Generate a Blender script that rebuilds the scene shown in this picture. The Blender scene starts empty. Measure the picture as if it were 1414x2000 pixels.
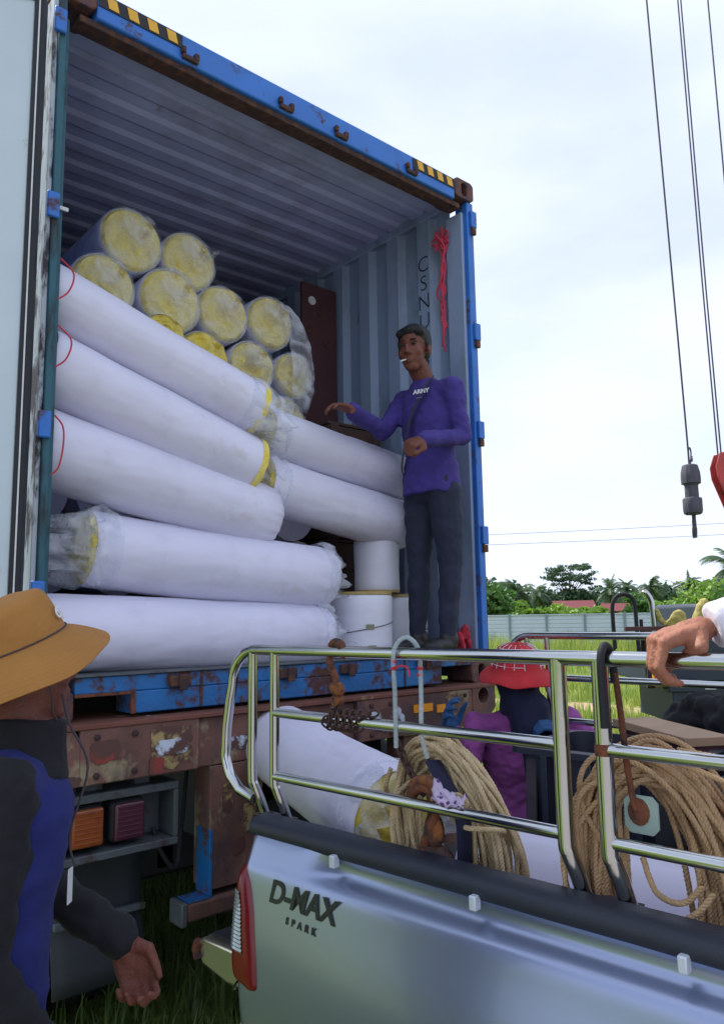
import bpy, bmesh, math, random
import numpy as np
from mathutils import Vector, Matrix, noise as mnoise
from math import sin, cos, pi, radians, sqrt, atan2
random.seed(7); rng = np.random.default_rng(7)
SC = bpy.context.scene
COL = SC.collection

# ------------------------------------------------------------------ camera
cam = bpy.data.cameras.new('camera'); camo = bpy.data.objects.new('camera', cam); COL.objects.link(camo)
cam.sensor_fit = 'VERTICAL'; cam.sensor_height = 24.0; cam.lens = 24.0 * 1505.5 / 2000.0
cam.clip_start = 0.05; cam.clip_end = 3000
def cam_axes(yaw, pitch, roll):
    f = Vector((sin(yaw)*cos(pitch), cos(yaw)*cos(pitch), sin(pitch)))
    r0 = Vector((cos(yaw), -sin(yaw), 0)); u0 = r0.cross(f)
    r = cos(roll)*r0 + sin(roll)*u0; u = -sin(roll)*r0 + cos(roll)*u0
    return r, u, f
_r, _u, _f = cam_axes(radians(41.119), radians(7.810), radians(-0.915))
M = Matrix((( _r.x, _u.x, -_f.x), (_r.y, _u.y, -_f.y), (_r.z, _u.z, -_f.z))).to_4x4()
M.translation = Vector((-0.898, -2.775, 1.675))
camo.matrix_world = M
SC.camera = camo

# ------------------------------------------------------------------ sky + sun
SUN_EL = radians(54); SUN_DIR = Vector((-0.20, 0.98, 0)).normalized()     # horizontal direction towards the sun
w = bpy.data.worlds.new('World'); SC.world = w; w.use_nodes = True
nt = w.node_tree; nt.nodes.clear()
def N(nt, t, **kw):
    n = nt.nodes.new(t)
    for k, v in kw.items(): setattr(n, k, v)
    return n
out = N(nt, 'ShaderNodeOutputWorld'); bg = N(nt, 'ShaderNodeBackground'); bg.inputs['Strength'].default_value = 0.12
sky = N(nt, 'ShaderNodeTexSky'); sky.sky_type = 'NISHITA'; sky.sun_disc = False
sky.sun_elevation = SUN_EL; sky.sun_rotation = atan2(SUN_DIR.x, SUN_DIR.y)
sky.dust_density = 0.7; sky.air_density = 1.0
tc = N(nt, 'ShaderNodeTexCoord')
mp = N(nt, 'ShaderNodeMapping'); mp.inputs['Scale'].default_value = (1.0, 1.0, 2.6)
mp.inputs['Location'].default_value = (5, 0.3, 1)
ns = N(nt, 'ShaderNodeTexNoise'); ns.inputs['Scale'].default_value = 1.3; ns.inputs['Detail'].default_value = 6; ns.inputs['Roughness'].default_value = 0.5
rp = N(nt, 'ShaderNodeValToRGB'); rp.color_ramp.elements[0].position = 0.37; rp.color_ramp.elements[0].color = (0.66, 0.66, 0.66, 1)
rp.color_ramp.elements[1].position = 0.55; rp.color_ramp.elements[1].color = (0.97, 0.97, 0.97, 1)
mx = N(nt, 'ShaderNodeMix', data_type='RGBA'); mx.inputs['B'].default_value = (6.5, 7.1, 8.7, 1)
L = nt.links.new
L(tc.outputs['Generated'], mp.inputs['Vector']); L(mp.outputs['Vector'], ns.inputs['Vector'])
L(ns.outputs['Fac'], rp.inputs['Fac']); L(rp.outputs['Color'], mx.inputs['Factor'])
L(sky.outputs['Color'], mx.inputs['A']); L(mx.outputs['Result'], bg.inputs['Color']); L(bg.outputs['Background'], out.inputs['Surface'])
sun = bpy.data.lights.new('sun', 'SUN'); sun.energy = 4.6; sun.angle = radians(0.9); sun.color = (1.0, 0.955, 0.88)
suno = bpy.data.objects.new('sun', sun); COL.objects.link(suno)
sd = Vector((SUN_DIR.x*cos(SUN_EL), SUN_DIR.y*cos(SUN_EL), sin(SUN_EL)))
suno.rotation_euler = sd.to_track_quat('Z', 'Y').to_euler(); suno.location = sd*40
vs = SC.view_settings; vs.view_transform = 'Standard'; vs.look = 'None'; vs.exposure = 0.36; vs.gamma = 1.0; vs.use_curve_mapping = False

# ------------------------------------------------------------------ helpers: materials
def lin(h):
    if isinstance(h, str):
        h = h.lstrip('#'); c = [int(h[i:i+2], 16)/255 for i in (0, 2, 4)]
        return tuple(x/12.92 if x <= .04045 else ((x+.055)/1.055)**2.4 for x in c)
    return tuple(h)
MATS = {}
def mat(name, col, rough=0.6, metal=0.0, var=0.12, scale=6.0, bump=0.0, bscale=80.0, col2=None, thr=(0.45, 0.6), c2scale=None,
        rough2=None, coat=0.0, sub=0.0, trans=0.0, col3=None, thr3=(0.6, 0.66), c3scale=3.0, stretch=(1, 1, 1), spec=0.5, alpha=1.0, det=6.0, sheen=0.0, metal2=None):
    """procedural principled material: base colour with mottling, an optional second colour that breaks through in
    patches (rust, dirt), an optional third, fine bump"""
    m = bpy.data.materials.new(name); m.use_nodes = True; t = m.node_tree; b = t.nodes['Principled BSDF']; K = t.links.new
    col = lin(col); tc = N(t, 'ShaderNodeTexCoord'); mp = N(t, 'ShaderNodeMapping'); mp.inputs['Scale'].default_value = stretch
    K(tc.outputs['Object'], mp.inputs['Vector'])
    n1 = N(t, 'ShaderNodeTexNoise'); n1.inputs['Scale'].default_value = scale; n1.inputs['Detail'].default_value = det
    K(mp.outputs['Vector'], n1.inputs['Vector'])
    mx = N(t, 'ShaderNodeMix', data_type='RGBA')
    mx.inputs['A'].default_value = (*[max(0, c*(1-2*var)) for c in col], 1); mx.inputs['B'].default_value = (*[min(1, c*(1+2*var)) for c in col], 1)
    K(n1.outputs['Fac'], mx.inputs['Factor']); cur = mx.outputs['Result']; fac2 = None
    def layer(cur, c, thr, sc, seed):
        n = N(t, 'ShaderNodeTexNoise'); n.inputs['Scale'].default_value = sc; n.inputs['Detail'].default_value = 10; n.inputs['Roughness'].default_value = 0.65
        m2 = N(t, 'ShaderNodeMapping'); m2.inputs['Location'].default_value = (seed, seed*.7, seed*1.3); m2.inputs['Scale'].default_value = stretch
        K(tc.outputs['Object'], m2.inputs['Vector']); K(m2.outputs['Vector'], n.inputs['Vector'])
        r = N(t, 'ShaderNodeValToRGB'); r.color_ramp.elements[0].position = thr[0]; r.color_ramp.elements[1].position = thr[1]
        K(n.outputs['Fac'], r.inputs['Fac'])
        q = N(t, 'ShaderNodeMix', data_type='RGBA'); K(r.outputs['Color'], q.inputs['Factor']); K(cur, q.inputs['A'])
        q.inputs['B'].default_value = (*lin(c), 1); return q.outputs['Result'], r.outputs['Color']
    if col2 is not None: cur, fac2 = layer(cur, col2, thr, c2scale or scale, 3.1)
    if col3 is not None: cur, _ = layer(cur, col3, thr3, c3scale, 9.7)
    K(cur, b.inputs['Base Color'])
    b.inputs['Roughness'].default_value = rough; b.inputs['Metallic'].default_value = metal
    def mixv(sock, a, c):
        q = N(t, 'ShaderNodeMix'); q.inputs['A'].default_value = a; q.inputs['B'].default_value = c; K(fac2, q.inputs['Factor']); K(q.outputs['Result'], b.inputs[sock])
    if fac2 is not None and rough2 is not None: mixv('Roughness', rough, rough2)
    if fac2 is not None and metal2 is not None: mixv('Metallic', metal, metal2)
    b.inputs['Specular IOR Level'].default_value = spec
    if coat: b.inputs['Coat Weight'].default_value = coat; b.inputs['Coat Roughness'].default_value = 0.08
    if sub: b.inputs['Subsurface Weight'].default_value = sub; b.inputs['Subsurface Radius'].default_value = (.02, .008, .004)
    if trans: b.inputs['Transmission Weight'].default_value = trans
    if sheen: b.inputs['Sheen Weight'].default_value = sheen
    if alpha < 1: b.inputs['Alpha'].default_value = alpha
    if bump:
        n2 = N(t, 'ShaderNodeTexNoise'); n2.inputs['Scale'].default_value = bscale; n2.inputs['Detail'].default_value = 5
        K(mp.outputs['Vector'], n2.inputs['Vector']); bp = N(t, 'ShaderNodeBump'); bp.inputs['Strength'].default_value = min(1, bump); bp.inputs['Distance'].default_value = 0.01
        K(n2.outputs['Fac'], bp.inputs['Height']); K(bp.outputs['Normal'], b.inputs['Normal'])
    MATS[name] = m; return m
def weave(name, col, rough=0.85, var=0.1, freq=700, strength=0.25):
    m = mat(name, col, rough, var=var, scale=9, bump=0, sheen=0.02); t = m.node_tree; K = t.links.new; b = t.nodes['Principled BSDF']
    tc = N(t, 'ShaderNodeTexCoord'); ns = N(t, 'ShaderNodeTexNoise'); ns.inputs['Scale'].default_value = freq; ns.inputs['Detail'].default_value = 2
    n3 = N(t, 'ShaderNodeTexNoise'); n3.inputs['Scale'].default_value = 22; n3.inputs['Detail'].default_value = 4; n3.inputs['Distortion'].default_value = 1.2
    ad = N(t, 'ShaderNodeMath', operation='MULTIPLY_ADD'); ad.inputs[1].default_value = 4.0
    K(tc.outputs['Object'], ns.inputs['Vector']); K(tc.outputs['Object'], n3.inputs['Vector'])
    K(n3.outputs['Fac'], ad.inputs[0]); K(ns.outputs['Fac'], ad.inputs[2])
    bp = N(t, 'ShaderNodeBump'); bp.inputs['Strength'].default_value = strength; bp.inputs['Distance'].default_value = 0.004
    K(ad.outputs[0], bp.inputs['Height']); K(bp.outputs['Normal'], b.inputs['Normal']); return m
def leafmat(name, col, col2, rough=0.55, tr=0.35):
    m = bpy.data.materials.new(name); m.use_nodes = True; t = m.node_tree; K = t.links.new; b = t.nodes['Principled BSDF']; o = t.nodes['Material Output']
    geo = N(t, 'ShaderNodeNewGeometry'); tc = N(t, 'ShaderNodeTexCoord'); ns = N(t, 'ShaderNodeTexNoise'); ns.inputs['Scale'].default_value = 0.8; ns.inputs['Detail'].default_value = 4
    K(tc.outputs['Object'], ns.inputs['Vector'])
    ad = N(t, 'ShaderNodeMath', operation='MULTIPLY_ADD'); ad.inputs[1].default_value = 0.6; K(geo.outputs['Random Per Island'], ad.inputs[0]); 
    s2 = N(t, 'ShaderNodeMath', operation='SUBTRACT'); s2.inputs[1].default_value = 0.3; K(ns.outputs['Fac'], s2.inputs[0]); K(s2.outputs[0], ad.inputs[2])
    mx = N(t, 'ShaderNodeMix', data_type='RGBA'); mx.inputs['A'].default_value = (*lin(col), 1); mx.inputs['B'].default_value = (*lin(col2), 1); K(ad.outputs[0], mx.inputs['Factor'])
    K(mx.outputs['Result'], b.inputs['Base Color']); b.inputs['Roughness'].default_value = rough
    td = N(t, 'ShaderNodeBsdfTranslucent'); K(mx.outputs['Result'], td.inputs['Color']); ms = N(t, 'ShaderNodeMixShader'); ms.inputs[0].default_value = tr
    K(b.outputs[0], ms.inputs[1]); K(td.outputs[0], ms.inputs[2]); K(ms.outputs[0], o.inputs['Surface']); MATS[name] = m; return m
def filmmat(name, a0, a1, col='#dfe3ee', scale=9):
    """thin clear plastic: see-through with milky creases"""
    m = bpy.data.materials.new(name); m.use_nodes = True; t = m.node_tree; K = t.links.new; b = t.nodes['Principled BSDF']; o = t.nodes['Material Output']
    tc = N(t, 'ShaderNodeTexCoord'); ns = N(t, 'ShaderNodeTexNoise'); ns.inputs['Scale'].default_value = scale; ns.inputs['Detail'].default_value = 7; ns.inputs['Distortion'].default_value = 1.5
    K(tc.outputs['Object'], ns.inputs['Vector']); mr = N(t, 'ShaderNodeMapRange'); mr.inputs['From Min'].default_value = 0.35; mr.inputs['From Max'].default_value = 0.68
    mr.inputs['To Min'].default_value = a0; mr.inputs['To Max'].default_value = a1; K(ns.outputs['Fac'], mr.inputs['Value'])
    b.inputs['Base Color'].default_value = (*lin(col), 1); b.inputs['Roughness'].default_value = 0.22
    bp = N(t, 'ShaderNodeBump'); bp.inputs['Strength'].default_value = 0.35; bp.inputs['Distance'].default_value = 0.012; K(ns.outputs['Fac'], bp.inputs['Height']); K(bp.outputs['Normal'], b.inputs['Normal'])
    tr = N(t, 'ShaderNodeBsdfTransparent'); tr.inputs['Color'].default_value = (.97, .98, 1, 1); ms = N(t, 'ShaderNodeMixShader'); K(mr.outputs[0], ms.inputs[0]); K(tr.outputs[0], ms.inputs[1]); K(b.outputs[0], ms.inputs[2])
    K(ms.outputs[0], o.inputs['Surface']); MATS[name] = m; return m

# ------------------------------------------------------------------ helpers: meshes
def frames(P, closed=False, up=None):
    n = len(P); T = np.zeros_like(P)
    if closed: T = np.roll(P, -1, 0) - np.roll(P, 1, 0)
    else: T[1:-1] = P[2:] - P[:-2]; T[0] = P[1]-P[0]; T[-1] = P[-1]-P[-2]
    T /= np.maximum(np.linalg.norm(T, axis=1, keepdims=True), 1e-9)
    a = np.array(up if up is not None else ((0, 0, 1) if abs(T[0][2]) < .9 else (1, 0, 0)), float)
    Nn = np.zeros_like(P); x = a - T[0]*(a@T[0]); Nn[0] = x/np.linalg.norm(x)
    for i in range(1, n):
        x = Nn[i-1] - T[i]*(Nn[i-1]@T[i]); Nn[i] = x/max(np.linalg.norm(x), 1e-9)
    return T, Nn, np.cross(T, Nn)
def smoothpts(P, k=6, closed=False):
    """Catmull-Rom through the points"""
    P = np.asarray(P, float); n = len(P); o = []
    for i in range(n if closed else n-1):
        p0 = P[(i-1) % n] if closed else P[max(i-1, 0)]; p1 = P[i]; p2 = P[(i+1) % n]; p3 = P[(i+2) % n] if closed else P[min(i+2, n-1)]
        for j in range(k):
            t = j/k; o.append(.5*((2*p1)+(-p0+p2)*t+(2*p0-5*p1+4*p2-p3)*t*t+(-p0+3*p1-3*p2+p3)*t**3))
    if not closed: o.append(P[-1])
    return np.array(o)
class MB:
    def __init__(s): s.v = []; s.f = []
    def add(s, vs, fs):
        b = len(s.v); s.v += [tuple(map(float, v)) for v in vs]; s.f += [tuple(int(i)+b for i in f) for f in fs]; return s
    def box(s, c, d, rot=None):
        x, y, z = (q/2 for q in d); V = [Vector((i*x, j*y, k*z)) for k in (-1, 1) for j in (-1, 1) for i in (-1, 1)]
        if rot is not None: V = [rot @ v for v in V]
        c = Vector(c); return s.add([v+c for v in V], [(0, 2, 3, 1), (4, 5, 7, 6), (0, 1, 5, 4), (2, 6, 7, 3), (0, 4, 6, 2), (1, 3, 7, 5)])
    def bx(s, x0, x1, y0, y1, z0, z1): return s.box(((x0+x1)/2, (y0+y1)/2, (z0+z1)/2), (x1-x0, y1-y0, z1-z0))
    def tube(s, P, r, n=12, cap=True, closed=False, ry=None, up=None):
        P = np.asarray(P, float); m = len(P); r = np.broadcast_to(np.asarray(r, float), (m,)); ry = r if ry is None else np.broadcast_to(np.asarray(ry, float), (m,))
        T, A, B = frames(P, closed, up); an = np.arange(n)*2*pi/n
        V = (P[:, None] + A[:, None]*(r[:, None]*np.cos(an))[..., None] + B[:, None]*(ry[:, None]*np.sin(an))[..., None]).reshape(-1, 3)
        F = []
        for i in range(m if closed else m-1):
            a = i*n; b = ((i+1) % m)*n
            for j in range(n): F.append((a+j, a+(j+1) % n, b+(j+1) % n, b+j))
        if cap and not closed: F.append(tuple(range(n-1, -1, -1))); F.append(tuple((m-1)*n+j for j in range(n)))
        return s.add(V, F)
    def lathe(s, prof, n=28, c=(0, 0, 0), R=None, cap=True, wob=None):
        V = []; m = len(prof)
        for i, (r, z) in enumerate(prof):
            for j in range(n):
                a = 2*pi*j/n; rr = r*(1+(wob(a, z) if wob else 0)); v = Vector((rr*cos(a), rr*sin(a), z))
                if R is not None: v = R @ v
                V.append(v+Vector(c))
        F = [(i*n+j, i*n+(j+1) % n, (i+1)*n+(j+1) % n, (i+1)*n+j) for i in range(m-1) for j in range(n)]
        if cap: F.append(tuple(range(n-1, -1, -1))); F.append(tuple((m-1)*n+j for j in range(n)))
        return s.add(V, F)
    def prism(s, poly, a, b, ax='Y'):
        def P(p, t): return {'Y': (p[0], t, p[1]), 'X': (t, p[0], p[1]), 'Z': (p[0], p[1], t)}[ax]
        n = len(poly); V = [P(p, a) for p in poly]+[P(p, b) for p in poly]
        return s.add(V, [tuple(range(n)), tuple(range(2*n-1, n-1, -1))]+[(i, i+n, (i+1) % n+n, (i+1) % n) for i in range(n)])
    def grid(s, rows, wrap=False):
        m = len(rows); n = len(rows[0]); V = [p for r in rows for p in r]
        return s.add(V, [(i*n+j, i*n+(j+1) % n, (i+1)*n+(j+1) % n, (i+1)*n+j) for i in range(m-1) for j in range(n if wrap else n-1)])
    def ell(s, c, r, R=None, n=14, m=9):
        r = (r, r, r) if np.isscalar(r) else r; rows = []
        V = []; F = []
        for i in range(1, m):
            t = pi*i/m
            for j in range(n):
                a = 2*pi*j/n; v = Vector((r[0]*sin(t)*cos(a), r[1]*sin(t)*sin(a), r[2]*cos(t))); V.append((R @ v if R is not None else v)+Vector(c))
        top = Vector((0, 0, r[2])); V.append((R @ top if R is not None else top)+Vector(c)); V.append((R @ -top if R is not None else -top)+Vector(c))
        for i in range(m-2):
            for j in range(n): F.append((i*n+j, (i+1)*n+j, (i+1)*n+(j+1) % n, i*n+(j+1) % n))
        k = (m-1)*n
        for j in range(n): F.append((k, j, (j+1) % n)); F.append((k+1, (m-2)*n+(j+1) % n, (m-2)*n+j))
        return s.add(V, F)
    def limb(s, P, r, n=14):
        """tube with a ball at every joint, for voxel union"""
        P = [Vector(p) for p in P]; r = [r]*len(P) if np.isscalar(r) else r
        for p, q in zip(P, r): s.ell(p, q, n=n, m=9)
        for i in range(len(P)-1):
            if (P[i+1]-P[i]).length > 1e-5: s.tube([P[i], P[i].lerp(P[i+1], .5), P[i+1]], [r[i], (r[i]+r[i+1])/2, r[i+1]], n)
        return s
    def mesh(s, name):
        me = bpy.data.meshes.new(name); me.from_pydata(s.v, [], s.f); me.update(); return me
    def build(s, name, m, parent=None, bevel=0.0, smooth=40, loc=None, segs=2, normals=True):
        me = s.mesh(name)
        if normals:
            b = bmesh.new(); b.from_mesh(me); bmesh.ops.recalc_face_normals(b, faces=b.faces); b.to_mesh(me); b.free()
        return finish(name, me, m, parent, bevel, smooth, loc, segs)
def finish(name, me, m, parent=None, bevel=0.0, smooth=40, loc=None, segs=2):
    o = bpy.data.objects.new(name, me); COL.objects.link(o)
    if m is not None: me.materials.append(MATS[m] if isinstance(m, str) else m)
    if smooth:
        me.polygons.foreach_set('use_smooth', [True]*len(me.polygons)); me.set_sharp_from_angle(angle=radians(smooth))
    if bevel:
        q = o.modifiers.new('bevel', 'BEVEL'); q.width = bevel; q.segments = segs; q.limit_method = 'ANGLE'; q.angle_limit = radians(35)
    if parent is not None: o.parent = parent
    if loc is not None: o.location = loc
    return o
def thing(name, label, cat, loc=(0, 0, 0), rotz=0, group=None):
    o = bpy.data.objects.new(name, None); COL.objects.link(o); o.empty_display_size = 0.1; o.location = loc; o.rotation_euler = (0, 0, rotz); return tag(o, label, cat, group)
def tag(o, label, cat=None, group=None):
    o['label'] = label
    if cat: o['category'] = cat
    if group: o['group'] = group
    return o
def struct(o): o['kind'] = 'structure'; return o
def stuff(o): o['kind'] = 'stuff'; return o
def dup(o, parent=None, loc=None, rotz=None):
    c = o.copy(); COL.objects.link(c); c.parent = parent
    if loc is not None: c.location = loc
    if rotz is not None: c.rotation_euler = (0, 0, rotz)
    for ch in o.children: dup(ch, c)
    return c
def recenter(o, p):
    """give a one-mesh thing an origin at p without moving it"""
    p = Vector(p); o.data.transform(Matrix.Translation(-p)); o.location = p; return o
def blob(name, mb, m, parent=None, vox=0.008, sm=3, wr=0.0, wscale=(18, 18, 9), wdir=None, smooth=180):
    """union of closed shells by voxel remesh -> one continuous surface, optionally with cloth folds"""
    me = mb.mesh(name); o = bpy.data.objects.new(name, me); COL.objects.link(o)
    q = o.modifiers.new('r', 'REMESH'); q.mode = 'VOXEL'; q.voxel_size = vox; q.adaptivity = 0
    if sm: s = o.modifiers.new('s', 'SMOOTH'); s.factor = 0.5; s.iterations = sm
    dg = bpy.context.evaluated_depsgraph_get(); me2 = bpy.data.meshes.new_from_object(o.evaluated_get(dg))
    bpy.data.objects.remove(o); bpy.data.meshes.remove(me); me2.name = name
    if wr:
        n = len(me2.vertices); co = np.empty(n*3); me2.vertices.foreach_get('co', co); no = np.empty(n*3); me2.vertices.foreach_get('normal', no); co = co.reshape(-1, 3); no = no.reshape(-1, 3)
        d = np.array([mnoise.noise(Vector((p[0]*wscale[0], p[1]*wscale[1], p[2]*wscale[2]))) + .5*mnoise.noise(Vector((p[0]*wscale[0]*2.3+5, p[1]*wscale[1]*2.3, p[2]*wscale[2]*2.3))) for p in co])
        co += no*(d*wr)[:, None]; me2.vertices.foreach_set('co', co.ravel()); me2.update()
    me2.materials.clear(); return finish(name, me2, m, parent, 0, smooth)
def text_mesh(body, size, ext=0.001, bold=0.0, shear=0.0, space=1.0):
    c = bpy.data.curves.new('t', 'FONT'); c.body = body; c.size = size; c.extrude = ext; c.offset = bold; c.shear = shear; c.space_character = space; c.align_x = 'CENTER'; c.align_y = 'CENTER'
    o = bpy.data.objects.new('t', c); COL.objects.link(o); dg = bpy.context.evaluated_depsgraph_get(); me = bpy.data.meshes.new_from_object(o.evaluated_get(dg)); bpy.data.objects.remove(o); return me
def place_text(name, body, size, m, parent, pos, right, up, **kw):
    me = text_mesh(body, size, **kw); r = Vector(right).normalized(); u = Vector(up); u = (u-r*u.dot(r)).normalized(); nn = r.cross(u)
    X = Matrix(((r.x, u.x, nn.x), (r.y, u.y, nn.y), (r.z, u.z, nn.z))).to_4x4(); X.translation = Vector(pos); me.transform(X); me.materials.clear(); return finish(name, me, m, parent, 0, 0)
def rotv(v, ax, a): return Matrix.Rotation(a, 3, Vector(ax)) @ Vector(v)
def basis(x, z):
    x = Vector(x).normalized(); z = Vector(z); z = (z-x*z.dot(x)).normalized(); y = z.cross(x)
    return Matrix(((x.x, y.x, z.x), (x.y, y.y, z.y), (x.z, y.z, z.z)))

# ------------------------------------------------------------------ material library
mat('con_blue', '#2a6bbf', .5, var=.16, scale=5, col2='#4f3a3c', thr=(.575, .64), c2scale=6, rough2=.85, bump=.12, bscale=60)
mat('con_blue_worn', '#15609e', .5, var=.2, scale=7, col2='#4b2f2a', thr=(.50, .60), c2scale=9, rough2=.9, bump=.25, bscale=50)
mat('con_teal', '#1b5565', .5, var=.2, scale=9, col2='#2c3438', thr=(.5, .62), c2scale=11, stretch=(1, 1, .25), rough2=.85, bump=.15)
mat('con_white_worn', '#a9b3bd', .6, var=.15, scale=12, col2='#3d3a44', thr=(.48, .58), c2scale=16, stretch=(1, 1, .3), rough2=.85)
mat('con_inner', '#8a9dbb', .55, var=.1, scale=2.2, col2='#6a7686', thr=(.5, .75), c2scale=3.5, stretch=(1, 1, .35), bump=.08, bscale=25, col3='#7a6a66', thr3=(.68, .75), c3scale=6)
mat('con_roof', '#a3acd0', .6, var=.14, scale=2.5, col2='#8786a0', thr=(.48, .72), c2scale=3.0, bump=.1, bscale=30, col3='#8a7a76', thr3=(.66, .76), c3scale=5)
mat('casting', '#47333c', .75, var=.25, scale=14, col2='#6b4330', thr=(.45, .62), c2scale=18, bump=.4, bscale=90)
mat('rust_dark', '#3c2a2a', .85, var=.3, scale=20, col2='#5d3a28', thr=(.48, .62), c2scale=25, bump=.5, bscale=120)
mat('rust', '#6a3c26', .85, var=.3, scale=22, col2='#2f2325', thr=(.48, .62), c2scale=30, bump=.5, bscale=140)
mat('beam_rust', '#6b4136', .8, var=.28, scale=5, col2='#9a8b62', thr=(.60, .66), c2scale=3.2, col3='#a9b4c2', thr3=(.67, .69), c3scale=2.6, bump=.35, bscale=45)
mat('beam_face', '#6a4a42', .82, var=.38, scale=7, col2='#8e8268', thr=(.55, .62), c2scale=5.0, col3='#4a3a3c', thr3=(.50, .62), c3scale=3.4, stretch=(1, 1, .7), bump=.35, bscale=45)
mat('patch_white', '#b9c4d4', .7, var=.1, scale=10, col2='#573a34', thr=(.44, .52), c2scale=11)
mat('patch_cream', '#9c8a5c', .75, var=.2, scale=9, col2='#573a34', thr=(.43, .52), c2scale=15)
mat('patch_red', '#84372f', .75, var=.2, scale=9, col2='#573a34', thr=(.43, .53), c2scale=15)
mat('steel_grey', '#4b5258', .6, var=.2, scale=8, col2='#3a2c28', thr=(.55, .65), c2scale=10, bump=.2)
mat('steel_dark', '#23262b', .65, var=.25, scale=8, bump=.2)
mat('rubber', '#1a1d22', .75, var=.2, scale=7, bump=.15, bscale=120)
mat('mudflap', '#2a2f36', .7, var=.16, scale=4, bump=.12, bscale=160, stretch=(1, 1, .4))
mat('tyre', '#15161a', .85, var=.2, scale=9, bump=.3, bscale=90)
mat('gasket', '#1d2028', .7, var=.15, scale=9)
mat('door_inner', '#b9c8d2', .5, var=.07, scale=2.5, col2='#8c8f78', thr=(.66, .72), c2scale=4.5, bump=.04)
mat('white_trim', '#c9ccd0', .5, var=.1, scale=20)
mat('hz_black', '#15151b', .6, var=.1); mat('hz_yellow', '#d9a632', .55, var=.12, scale=30, col2='#5c4a2c', thr=(.62, .68), c2scale=25)
mat('floor_ply', '#5a3f30', .75, var=.2, scale=6, stretch=(1, .15, 1))
mat('roll_white', '#d0d0e4', .55, var=.035, scale=3.5, col2='#b9b7cb', thr=(.50, .85), c2scale=4.0, bump=.10, bscale=14, col3='#b5a9a4', thr3=(.62, .80), c3scale=4)
mat('wool', '#d6c040', .95, var=.16, scale=12, bump=.8, bscale=60, col2='#e6dc98', thr=(.42, .70), c2scale=6, col3='#b3982a', thr3=(.58, .66), c3scale=8)
mat('wool_core', '#8d7a25', .95, var=.25, scale=22, bump=.8, bscale=70)
filmmat('film', 0.02, 0.46, scale=5); filmmat('film_thick', 0.14, 0.58, scale=7); filmmat('film_hose', .45, .75, col='#aab9bd', scale=30)
mat('maroon_board', '#4a2b2f', .7, var=.2, scale=4, bump=.15); mat('crate_wood', '#44302b', .8, var=.25, scale=5, stretch=(1, 1, .2), bump=.3)
mat('spool_wrap', '#d4d6e4', .45, var=.05, scale=5, bump=.25, bscale=16, stretch=(1, 1, 2)); mat('ply', '#a8935f', .7, var=.18, scale=20, stretch=(1, 1, .2))
mat('tape_dark', '#3a3f48', .4); mat('label_khaki', '#7d8268', .6, var=.2, scale=80)
mat('silver', '#929ebc', .30, metal=.78, var=.03, scale=3, coat=.5, col2='#8f9cae', thr=(.5, .85), c2scale=1.6, rough2=.42)
mat('black_plastic', '#1b2231', .5, var=.12, scale=14, bump=.15, bscale=200); mat('rim_dirt', '#4a3f44', .8, var=.2, scale=12, bump=.2)
mat('chrome', '#b9bcbc', .13, metal=1, var=.03, scale=9, bump=.02, bscale=30)
mat('chrome_bump', '#c8c3b2', .22, metal=.85, var=.06, scale=9)
mat('red_lens', '#6e0a14', .28, var=.06, scale=20, coat=.15); mat('clear_lens', '#9aa7a6', .15, var=.05, scale=10, coat=.8, metal=.3)
mat('decal', '#1d2421', .5, var=.05); mat('ink', '#151d2a', .7, var=.1); mat('white_ink', '#d8d8dc', .7, var=.05); mat('pink_ink', '#8a4b44', .7)
mat('lamp_orange', '#8f4a22', .3, var=.12, scale=12, col2='#7d3f1e', thr=(.5, .62), coat=.3); mat('lamp_red', '#4a2233', .3, var=.15, scale=12, coat=.3)
mat('reflector_orange', '#e08a10', .35, var=.15, scale=14)
mat('rope', '#cdb994', .9, var=.16, scale=30, bump=.5, bscale=300, col2='#8d7350', thr=(.5, .7), c2scale=6); mat('rope_old', '#c2a27c', .9, var=.18, scale=30, bump=.5, bscale=300, col2='#a3785a', thr=(.5, .72), c2scale=5)
mat('cord_pink', '#c23a55', .6, var=.1); mat('cord_red', '#b8283c', .55, var=.1)
mat('plate_green', '#8fa39c', .7, var=.12, scale=14, col2='#5d4838', thr=(.6, .68), c2scale=9)
mat('hook_orange', '#7d4a22', .8, var=.3, scale=30, col2='#3a2420', thr=(.45, .6), c2scale=25, bump=.5, bscale=130)
weave('shirt_purple', '#3a2e7c'); weave('jeans', '#20263c', var=.18); weave('shirt_plum', '#8a4488', var=.08); weave('navy_cloth', '#141a38', var=.12)
weave('vest_blue', '#0d1a60', var=.1); weave('sleeve_dark', '#0a0a14', var=.1); weave('glove_blue', '#1f4a78', var=.2); weave('hat_ochre', '#9c6c30', var=.09, freq=500, strength=.35)
weave('hat_red', '#b5252c', var=.2, freq=300); weave('white_cloth', '#d7d3df', var=.05); weave('khaki', '#a89a58', var=.16); weave('black_cloth', '#15161d', var=.2); weave('lilac_cloth', '#a58fb4', var=.25); weave('strap_grey', '#3f3a40')
weave('red_cloth', '#b02a3c')
mat('skin', '#96644e', .58, var=.14, scale=22, bump=.35, bscale=120, sub=.06, col2='#8a5244', thr=(.48, .72), c2scale=30, spec=.35); mat('skin_dark', '#6b4034', .58, var=.16, scale=22, bump=.35, bscale=120, sub=.05, col2='#6d3c30', thr=(.48, .72), c2scale=30, spec=.35)
mat('hair', '#030306', .6, var=.2, scale=60, bump=.5, bscale=150); mat('shoe_black', '#15151a', .55, var=.2, scale=12); mat('sole', '#4a463e', .8); mat('eye_dark', '#0e0b0a', .2)
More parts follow.
